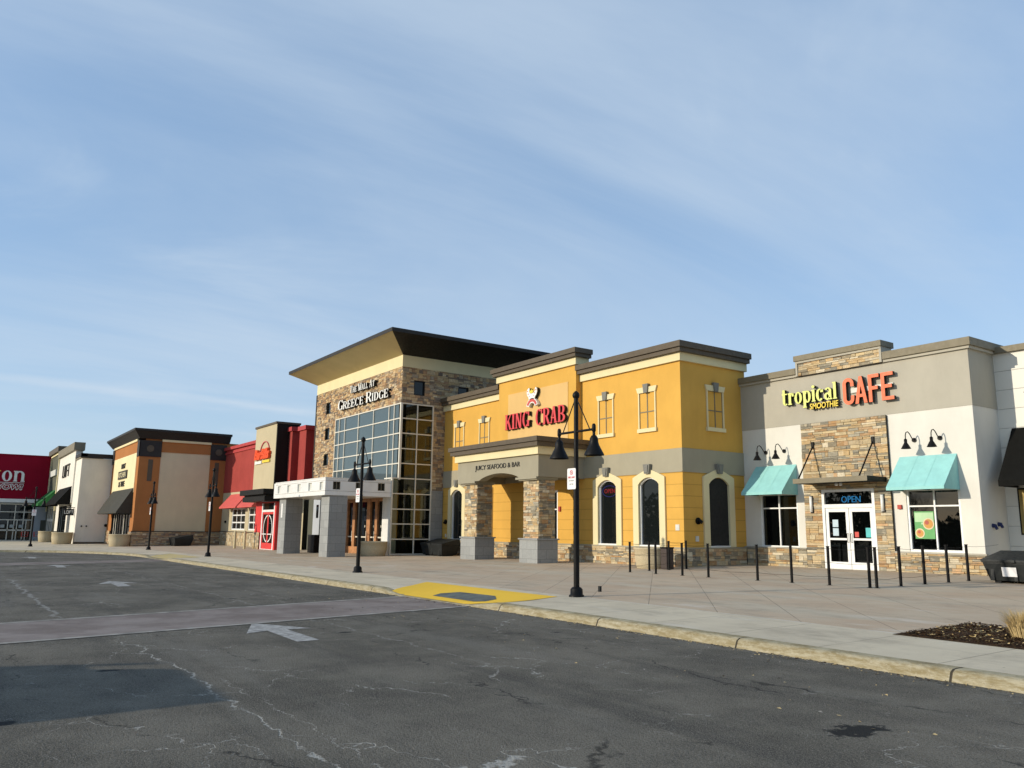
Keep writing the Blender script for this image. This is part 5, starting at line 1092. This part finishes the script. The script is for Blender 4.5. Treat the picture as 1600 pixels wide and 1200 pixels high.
# ================================================================== STREET FURNITURE
def make_lamp(x, y, label):
    z = walkz(x, y); L = thing('street_lamp', (x, y, z), label, 'street lamp', 'black twin bell street lamps along the kerb')
    MB().lathe((x, y, z), [(.17, 0), (.17, .03), (.14, .05), (.135, .16), (.10, .20), (.075, .21), (0.0, .21)], 20).build('base', 'black_metal', L)
    MB().tube([(x, y, z+.2), (x, y, z+2.6)], .066, 14).tube([(x, y, z+2.6), (x, y, z+4.45)], .054, 14).lathe((x, y, z+4.42), [(.054, 0), (.075, .02), (.085, .07), (.07, .12), (.03, .16), (0, .18)], 14).build('post', 'black_metal', L)
    MB().tube([(x-.60, y, z+3.65), (x+.60, y, z+3.65)], .028, 8).build('arm', 'black_metal', L)
    for s in (-1, 1):
        MB().tube([(x+s*.03, y, z+4.40), (x+s*.47, y, z+3.68)], .013, 6).build('brace', 'black_metal', L)
        c = (x+s*.62, y, z+3.07); m_ = MB()
        m_.lathe(c, [(.225, 0), (.22, .025), (.165, .13), (.115, .23), (.095, .30), (.095, .37), (.06, .43), (.032, .45), (.032, .52), (.045, .54), (.045, .66), (.03, .70), (0, .71)], 24)
        m_.lathe(c, [(.22, .002), (.16, .13), (.10, .24), (0, .25)], 24); sh = m_.build('lamp_shade', 'black_metal', L)
        MB().lathe((c[0], c[1], c[2]+.05), [(0, 0), (.06, .02), (.07, .08), (0, .13)], 12).build('lens', 'raceway', sh)
    return L
lamps = [((-14.20, 11.62), 'nearest street lamp, in front of the yellow restaurant'), ((-25.85, 11.65), 'street lamp in front of the mall glass bay'), ((-44.25, 11.50), 'street lamp in front of the tan shop right corner'),
         ((-59.5, 11.55), 'street lamp in front of the orange pilaster of the tan shop'), ((-73.2, 5.70), 'far left street lamp in front of the crimson department store')]
L0 = make_lamp(*lamps[0][0], 'black twin bell ' + lamps[0][1])
def make_sign(x, y, z):
    s_ = thing('parking_sign', (x, y, z), 'white no parking plate on the nearest street lamp', 'sign', 'white parking plates on the street lamps'); f = FY(y-.085)
    P = []; w, h, r_ = .15, .235, .03
    for cx_, cz_, a0 in ((w-r_, h-r_, 0), (-w+r_, h-r_, 90), (-w+r_, -h+r_, 180), (w-r_, -h+r_, 270)):
        for k in range(5): a = R(a0+22.5*k); P.append((x+cx_+r_*math.cos(a), z+cz_+r_*math.sin(a)))
    MB().prism(f, P, -.006, 0).build('plate', 'sign_plate', s_)
    q = arcband(f, x, z+.14, .055, .040, 0, 360, -.009, -.006, 20); q.prism(f, [(x-.045, z+.17), (x-.03, z+.18), (x+.045, z+.11), (x+.03, z+.10)], -.0095, -.006); text_mesh(q, 'FIRE LANE', f, x-.115, x+.115, z+.01, z+.055, -.009, -.006, bold=.03); q.build('red_print', 'print_red', s_)
    q = MB(); text_mesh(q, 'P', f, x-.018, x+.022, z+.11, z+.17, -.008, -.006, bold=.03); text_mesh(q, 'NO PARKING', f, x-.09, x+.09, z-.06, z-.025, -.009, -.006); text_mesh(q, 'ANY TIME', f, x-.07, x+.07, z-.14, z-.105, -.009, -.006); q.build('gray_print', 'print_gray', s_)
    MB().fbox(FY(y-.085), x-.02, x+.05, z+.1, z+.12, 0, .03).fbox(FY(y-.085), x-.02, x+.05, z-.12, z-.10, 0, .03).build('clamp', 'chrome', s_)
    return s_
S0 = make_sign(-14.26, 11.62, walkz(-14.2, 11.6)+2.58)
slab = ['white no parking plate on the nearest street lamp', 'white no parking plate on the street lamp before the mall canopy', 'white no parking plate on the lamp by the red restaurant', 'white no parking plate on the lamp by the orange pilaster', 'white no parking plate on the far left lamp before the crimson store']
for i, ((x, y), lb) in enumerate(lamps[1:], 1):
    c = copy_tree(L0); c.location = (x, y, walkz(x, y)); c['label'] = 'black twin bell ' + lb
    s_ = copy_tree(S0); s_.location = (x-.06, y, walkz(x, y)+2.58); s_['label'] = slab[i]
c.rotation_euler.z = s_.rotation_euler.z = R(90); s_.location = (x+.02, y, s_.location.z)
# little junction box at the foot of the near lamp
MB().box(-14.46, -14.40, 11.75, 11.81, walkz(-14.4, 11.8), walkz(-14.4, 11.8)+.05); o = thing('ground_box', (-14.9, 12.9, walkz0(-14.9, 12.9)), 'small gray outlet box on a stub behind the nearest lamp base', 'outlet box')
MB().box(-14.93, -14.87, 12.87, 12.93, walkz0(-14.9, 12.9), walkz0(-14.9, 12.9)+.13).build('box', 'bin_plastic', o)

# patio fence of slim posts and cables
fe = thing('patio_fence', (-16, 18.9, .27), 'slim black posts joined by thin cables around the cafe patio', 'fence')
posts = [(-20.35, 18.95), (-19.15, 18.95), (-18.0, 18.95), (-16.95, 18.95), (-15.15, 18.95), (-14.02, 18.95), (-12.88, 18.95), (-11.76, 18.95), (-11.62, 19.02), (-11.62, 20.1), (-11.60, 21.2), (-11.58, 22.35), (-11.54, 23.35), (-20.52, 20.0), (-20.52, 20.95), (-20.60, 21.9)]
P0 = None
for i, (x, y) in enumerate(posts):
    z = walkz0(x, y)-.01; m_ = MB().tube([(x, y, z), (x, y, z+.98)], .038, 10).tube([(x, y, z), (x, y, z+.015)], .075, 12).tube([(x, y, z+.98), (x, y, z+1.0)], .047, 10)
    m_.build('post', 'black_metal', fe)
def cable(pts, h):
    m_ = MB(); 
    for (a, b), (c, d) in zip(pts, pts[1:]):
        q = []
        for k in range(5): f = k/4; x, y = a+(c-a)*f, b+(d-b)*f; q.append((x, y, walkz0(x, y)+h-.03*math.sin(math.pi*f)))
        m_.tube(q, .004, 4, cap=False)
    return m_
for h in (.93, .58, .22): cable([posts[15], posts[14], posts[13]]+posts[0:8]+[posts[8]]+posts[9:13]+[(-11.9, 26.0)], h).build('cable', 'black_metal', fe)

def planter(x, y, label, r=.62, h=.74):
    z = walkz0(x, y); p = thing('planter', (x, y, z), label, 'planter', 'round tan concrete planters')
    MB().lathe((x, y, z), [(r*.86, 0), (r*.90, .03), (r, h*.55), (r*1.01, h-.07), (r*1.03, h-.06), (r*1.03, h), (r*.92, h), (r*.90, h-.10), (0, h-.10)], 36).build('tub', 'planter_concrete', p)
    MB().lathe((x, y, z+h-.095), [(0, .03), (r*.5, .025), (r*.89, 0)], 24).build('soil', 'mulch', p); return p
planter(-21.55, 21.15, 'round tan concrete planter beside the brown bin in front of the yellow restaurant', .62, .74)
planter(-39.35, 18.55, 'round tan concrete planter in front of the mall doors', .72, .74)
planter(-71.2, 11.6, 'round tan planter at the tan shop corner', .78, .95); planter(-84.0, 8.95, 'round tan planter in front of the off white shop', .85, 1.05); planter(-96.0, 8.9, 'round tan planter farthest left, before the green awning', .85, 1.1)
# brown bin
bx, by = -20.80, 21.15; z = walkz0(bx, by); b_ = thing('litter_bin', (bx, by, z), 'brown litter bin tucked beside the planter at the patio', 'bin')
MB().box(bx-.15, bx+.15, by-.18, by+.18, z, z+.72).build('body', 'brown_plastic', b_, .02); MB().box(bx-.165, bx+.165, by-.195, by+.195, z+.72, z+.77).build('lid', 'black_metal', b_, .015)
bx, by = -46.5, 18.3; z = walkz0(bx, by); b_ = thing('litter_bin', (bx, by, z), 'black litter bin in the shadow behind the left canopy column', 'bin')
MB().box(bx-.5, bx+.5, by-.4, by+.4, z, z+.95).build('body', 'black_metal', b_, .02); MB().box(bx-.52, bx+.52, by-.42, by+.42, z+.95, z+1.03).build('lid', 'bin_plastic', b_, .02)
# salt bins
def saltbin(x0, x1, y0, y1, label, H=.82, plate=False):
    z = walkz0(x0, y0); s_ = thing('salt_bin', ((x0+x1)/2, y0, z), label, 'storage bin'); i_ = .14; hb = H*.62
    v = [(x0+i_, y0+i_*.6, z+.06), (x1-i_, y0+i_*.6, z+.06), (x1-i_, y1-i_, z+.06), (x0+i_, y1-i_, z+.06), (x0, y0, z+hb), (x1, y0, z+hb), (x1, y1, z+hb), (x0, y1, z+hb)]
    m_ = MB().add(v, [(0, 1, 5, 4), (1, 2, 6, 5), (2, 3, 7, 6), (3, 0, 4, 7), (3, 2, 1, 0), (4, 5, 6, 7)]); m_.box(x0-.02, x1+.02, y0-.02, y1, z+hb, z+hb+.04)
    for q in (.14, .5, .86):
        xx = x0+(x1-x0)*q; m_.box(xx-.05, xx+.05, y0+.03, y0+.10, z+.06, z+hb)
    m_.build('body', 'bin_plastic', s_, .012)
    v = [(x0-.03, y0-.04, z+hb+.04), (x1+.03, y0-.04, z+hb+.04), (x1+.03, y1+.03, z+hb+.04), (x0-.03, y1+.03, z+hb+.04), (x0-.03, y0-.04, z+hb+.09), (x1+.03, y0-.04, z+hb+.09), (x1+.0, y1-.05, z+H), (x0+.0, y1-.05, z+H)]
    MB().add(v, [(0, 1, 5, 4), (1, 2, 6, 5), (2, 3, 7, 6), (3, 0, 4, 7), (4, 5, 6, 7)]).box((x0+x1)/2-.05, (x0+x1)/2+.05, y0-.07, y0-.03, z+hb+.02, z+hb+.10).build('lid', 'bin_plastic', s_, .01)
    for q in (.2, .8): xx = x0+(x1-x0)*q; MB().box(xx-.08, xx+.08, y0+.1, y1-.2, z, z+.07).build('foot', 'rubber', s_)
    if plate: MB().add([(x0+.48, y0+.03, z+.18), (x0+.84, y0+.03, z+.18), (x0+.84, y0-.012, z+.42), (x0+.48, y0-.012, z+.42)], [(0, 1, 2, 3)]).build('label_plate', 'sign_plate', s_)
    return s_
saltbin(-11.05, -9.45, 23.15, 24.3, 'dark plastic salt bin with white label at the right edge below the gray corner', .84, True)
saltbin(-38.55, -36.3, 20.9, 22.0, 'dark plastic salt bin between the mall glass and the yellow restaurant', .88)
saltbin(-70.6, -68.6, 15.2, 16.6, 'dark plastic salt bin against the tan side wall', .9)
for (x, y), lb in (((-58.6, 17.0), 'cream painted steel post farther from the red door'), ((-57.0, 17.2), 'cream painted steel post nearest the red door')):
    z = walkz0(x, y); o = MB().tube([(x, y, z), (x, y, z+1.15)], .085, 14).lathe((x, y, z+1.15), [(.085, 0), (.07, .05), (.03, .08), (0, .085)], 14).build('bollard', 'pipe_paint'); tag(o, lb, 'bollard', 'cream steel posts by the red restaurant')
# red shopping carts by the department store
def cart(x, y, label):
    z = walkz0(x, y); c = thing('shopping_cart', (x, y, z), label, 'cart', 'red shopping carts by the store')
    m_ = MB(); 
    for a in range(6): m_.tube([(x-.5+.2*a, y-.28, z+.45), (x-.5+.2*a, y-.32, z+.95)], .012, 4).tube([(x-.5+.2*a, y+.28, z+.45), (x-.5+.2*a, y+.32, z+.95)], .012, 4)
    for q in (.45, .7, .95): m_.tube([(x-.52, y-.3, z+q), (x+.52, y-.3, z+q), (x+.52, y+.3, z+q), (x-.52, y+.3, z+q), (x-.52, y-.3, z+q)], .018, 4)
    m_.build('basket', 'bright_red', c); MB().tube([(x-.5, y-.25, z+.12), (x+.5, y-.25, z+.2), (x+.55, y-.25, z+1.0)], .02, 5).tube([(x-.5, y+.25, z+.12), (x+.5, y+.25, z+.2), (x+.55, y+.25, z+1.0)], .02, 5).build('frame', 'chrome', c)
    for a in (-.45, .45):
        for b in (-.25, .25): MB().tube([(x+a, y+b-.02, z+.06), (x+a, y+b+.02, z+.06)], .06, 8).build('wheel', 'rubber', c)
cart(-107.6, 7.7, 'red shopping cart nearest the store doors'); cart(-107.4, 8.9, 'red shopping cart nearest the green awning shop')

# ================================================================== BEHIND THE CAMERA (they cast the shadows and show in the windows)
def van(x, y, label):
    z = 0.0; v_ = thing('parked_van', (x, y, z), label, 'van'); W = 1.05; L = 4.9
    prof = [(0, .35), (0, .95), (.12, 1.05), (1.0, 1.12), (1.75, 1.78), (2.1, 1.92), (4.7, 1.95), (4.9, 1.8), (4.9, .35)]
    fr = lambda u, v, d: (x+d, y-u, z+v)
    MB().prism(fr, prof, -W+.05, W-.05).build('body', 'car_paint', v_, .06)
    MB().prism(fr, [(1.12, 1.2), (1.78, 1.72), (2.15, 1.78), (4.6, 1.78), (4.6, 1.2)], -W+.035, -W+.045).prism(fr, [(1.12, 1.2), (1.78, 1.72), (2.15, 1.78), (4.6, 1.78), (4.6, 1.2)], W-.045, W-.035).build('side_window', 'dark_glass', v_)
    m_ = MB().add([fr(1.03, 1.16, -W+.15), fr(1.03, 1.16, W-.15), fr(1.70, 1.76, W-.2), fr(1.70, 1.76, -W+.2)], [(0, 1, 2, 3)]); m_.build('windscreen', 'dark_glass', v_)
    for u in (.85, 3.95):
        for s in (-1, 1):
            w = MB().tube([fr(u, .33, s*(W-.24)), fr(u, .33, s*(W-.01))], .33, 24).build('wheel', 'rubber', v_); MB().tube([fr(u, .33, s*(W-.02)), fr(u, .33, s*(W+.005))], .2, 16).build('rim', 'chrome', w)
    for s in (-1, 1): MB().box(x+s*.7-.18, x+s*.7+.18, y-.01, y+.04, .68, .85).build('headlight', 'sign_plate', v_)
    MB().box(x-.5, x+.5, y-.01, y+.03, .5, .62).build('number_plate', 'letter_white', v_)
van(-10.95, -1.75, 'gray van parked behind the photographer, casting the shadow on the asphalt')
PL = make_lamp(-15.3, -12.6, 'black twin bell street lamp behind the camera in the parking lot')
PL['group'] = 'black twin bell street lamps along the kerb'; PL.location.z = zx(-15.3); 
tr_ = MB(); rt = random.Random(11)
def branch(p, d, L, r_, n):
    q = p+d*L*.5+Vector((rt.uniform(-1, 1), rt.uniform(-1, 1), rt.uniform(-.3, .5)))*L*.08; e = p+d*L
    tr_.tube([p, q, e], [r_, r_*.82, r_*.62], 4 if n < 3 else 5, cap=False)
    if n == 0: return
    for k in range(3 if n > 1 else 4):
        a = rt.uniform(0, 6.28); s = rt.uniform(.45, .85); v = Vector((math.cos(a)*s, math.sin(a)*s, rt.uniform(.25, .7)))
        branch(p+(e-p)*rt.uniform(.5, 1.0), (d*.75+v).normalized(), L*rt.uniform(.58, .80), r_*.55, n-1)
for k in range(26):
    tx = -118+k*5.2+rt.uniform(-2, 2); ty = -50+rt.uniform(-7, 5); branch(Vector((tx, ty, zx(tx)-.2)), Vector((rt.uniform(-.06, .06), rt.uniform(-.06, .06), 1)).normalized(), rt.uniform(2.4, 4.0), rt.uniform(.10, .17), 5)
tag(tr_.build('bare_wood', 'bare_bark'), kind='stuff')
th = MB()
for k in range(15000):                       # evergreen thicket at the foot of the wood
    x = rt.uniform(-150, 60); hh = 5.2+2.6*math.sin(x*.23)+1.6*math.sin(x*.71+1); z = zx(x)+hh*rt.random()**.8; y = -60+rt.uniform(-4, 4); a = rt.uniform(0, 3.14); w = rt.uniform(.3, .8)
    dx, dy = math.cos(a)*w, math.sin(a)*w; th.add([(x-dx, y-dy, z-w*.4), (x+dx, y+dy, z-w*.3), (x+dx*.2, y+dy*.2, z+w*.8)], [(0, 1, 2)])
tag(th.build('thicket', 'thicket_green'), kind='stuff')

# ------------------------------------------------------------------ give every separate piece of these part meshes an object of its own
def split_pieces(o, eps=.02):
    me = o.data; n = len(me.vertices); par = list(range(n))
    def find(a):
        while par[a] != a: par[a] = par[par[a]]; a = par[a]
        return a
    for p in me.polygons:
        v = list(p.vertices)
        for b in v[1:]: par[find(b)] = find(v[0])
    grp = {}
    for i in range(n): grp.setdefault(find(i), []).append(i)
    bb = []
    for g in grp.values():
        c = [me.vertices[i].co for i in g]; bb.append([[min(q[k] for q in c)-eps for k in range(3)], [max(q[k] for q in c)+eps for k in range(3)], set(g)])
    ch = True
    while ch:
        ch = False
        for i in range(len(bb)):
            for j in range(len(bb)-1, i, -1):
                A, B = bb[i], bb[j]
                if all(A[0][k] <= B[1][k] and B[0][k] <= A[1][k] for k in range(3)):
                    for k in range(3): A[0][k] = min(A[0][k], B[0][k]); A[1][k] = max(A[1][k], B[1][k])
                    A[2] |= B[2]; bb.pop(j); ch = True
    if len(bb) < 2: return
    mods = [(m.width, m.segments, m.angle_limit) for m in o.modifiers if m.type == 'BEVEL']
    uv = me.uv_layers['UVMap'].data; new = []
    for q in bb:
        idx = sorted(q[2]); mp = {a: k for k, a in enumerate(idx)}; ps = [p for p in me.polygons if p.vertices[0] in q[2]]
        m2 = bpy.data.meshes.new(me.name); m2.from_pydata([me.vertices[a].co[:] for a in idx], [], [[mp[a] for a in p.vertices] for p in ps])
        l2 = m2.uv_layers.new(name='UVMap').data
        for p, p2 in zip(ps, m2.polygons):
            p2.material_index = p.material_index; p2.use_smooth = p.use_smooth
            for a, b in zip(p.loop_indices, p2.loop_indices): l2[b].uv = uv[a].uv
        for m in me.materials: m2.materials.append(m)
        new.append(m2)
    base = o.name.split('.')[0]; o.data = new[0]
    for m2 in new[1:]:
        c = bpy.data.objects.new(base, m2); COL.objects.link(c); c.parent = o.parent; c.location = o.location
        for w_, s_, a_ in mods: b = c.modifiers.new('bevel', 'BEVEL'); b.width = w_; b.segments = s_; b.limit_method = 'ANGLE'; b.angle_limit = a_
SPLIT = {'frame', 'base_ledge', 'corner_block', 'slot_panel', 'medallion', 'utility_plate', 'parapet_lip', 'parapet_cap', 'trim', 'hose_inlet', 'side_window', 'headlight', 'panel_joint', 'bowl', 'food', 'garnish', 'dots', 'lettering_band', 'footrest', 'door_edge', 'clamp', 'wall', 'cap', 'handle', 'capital', 'slate_pier', 'side_cap', 'interior_ceiling', 'interior_wall', 'roof'}
for o in [o for o in bpy.data.objects if o.type == 'MESH' and o.parent and o.name.split('.')[0] in SPLIT and not o.children]: split_pieces(o)
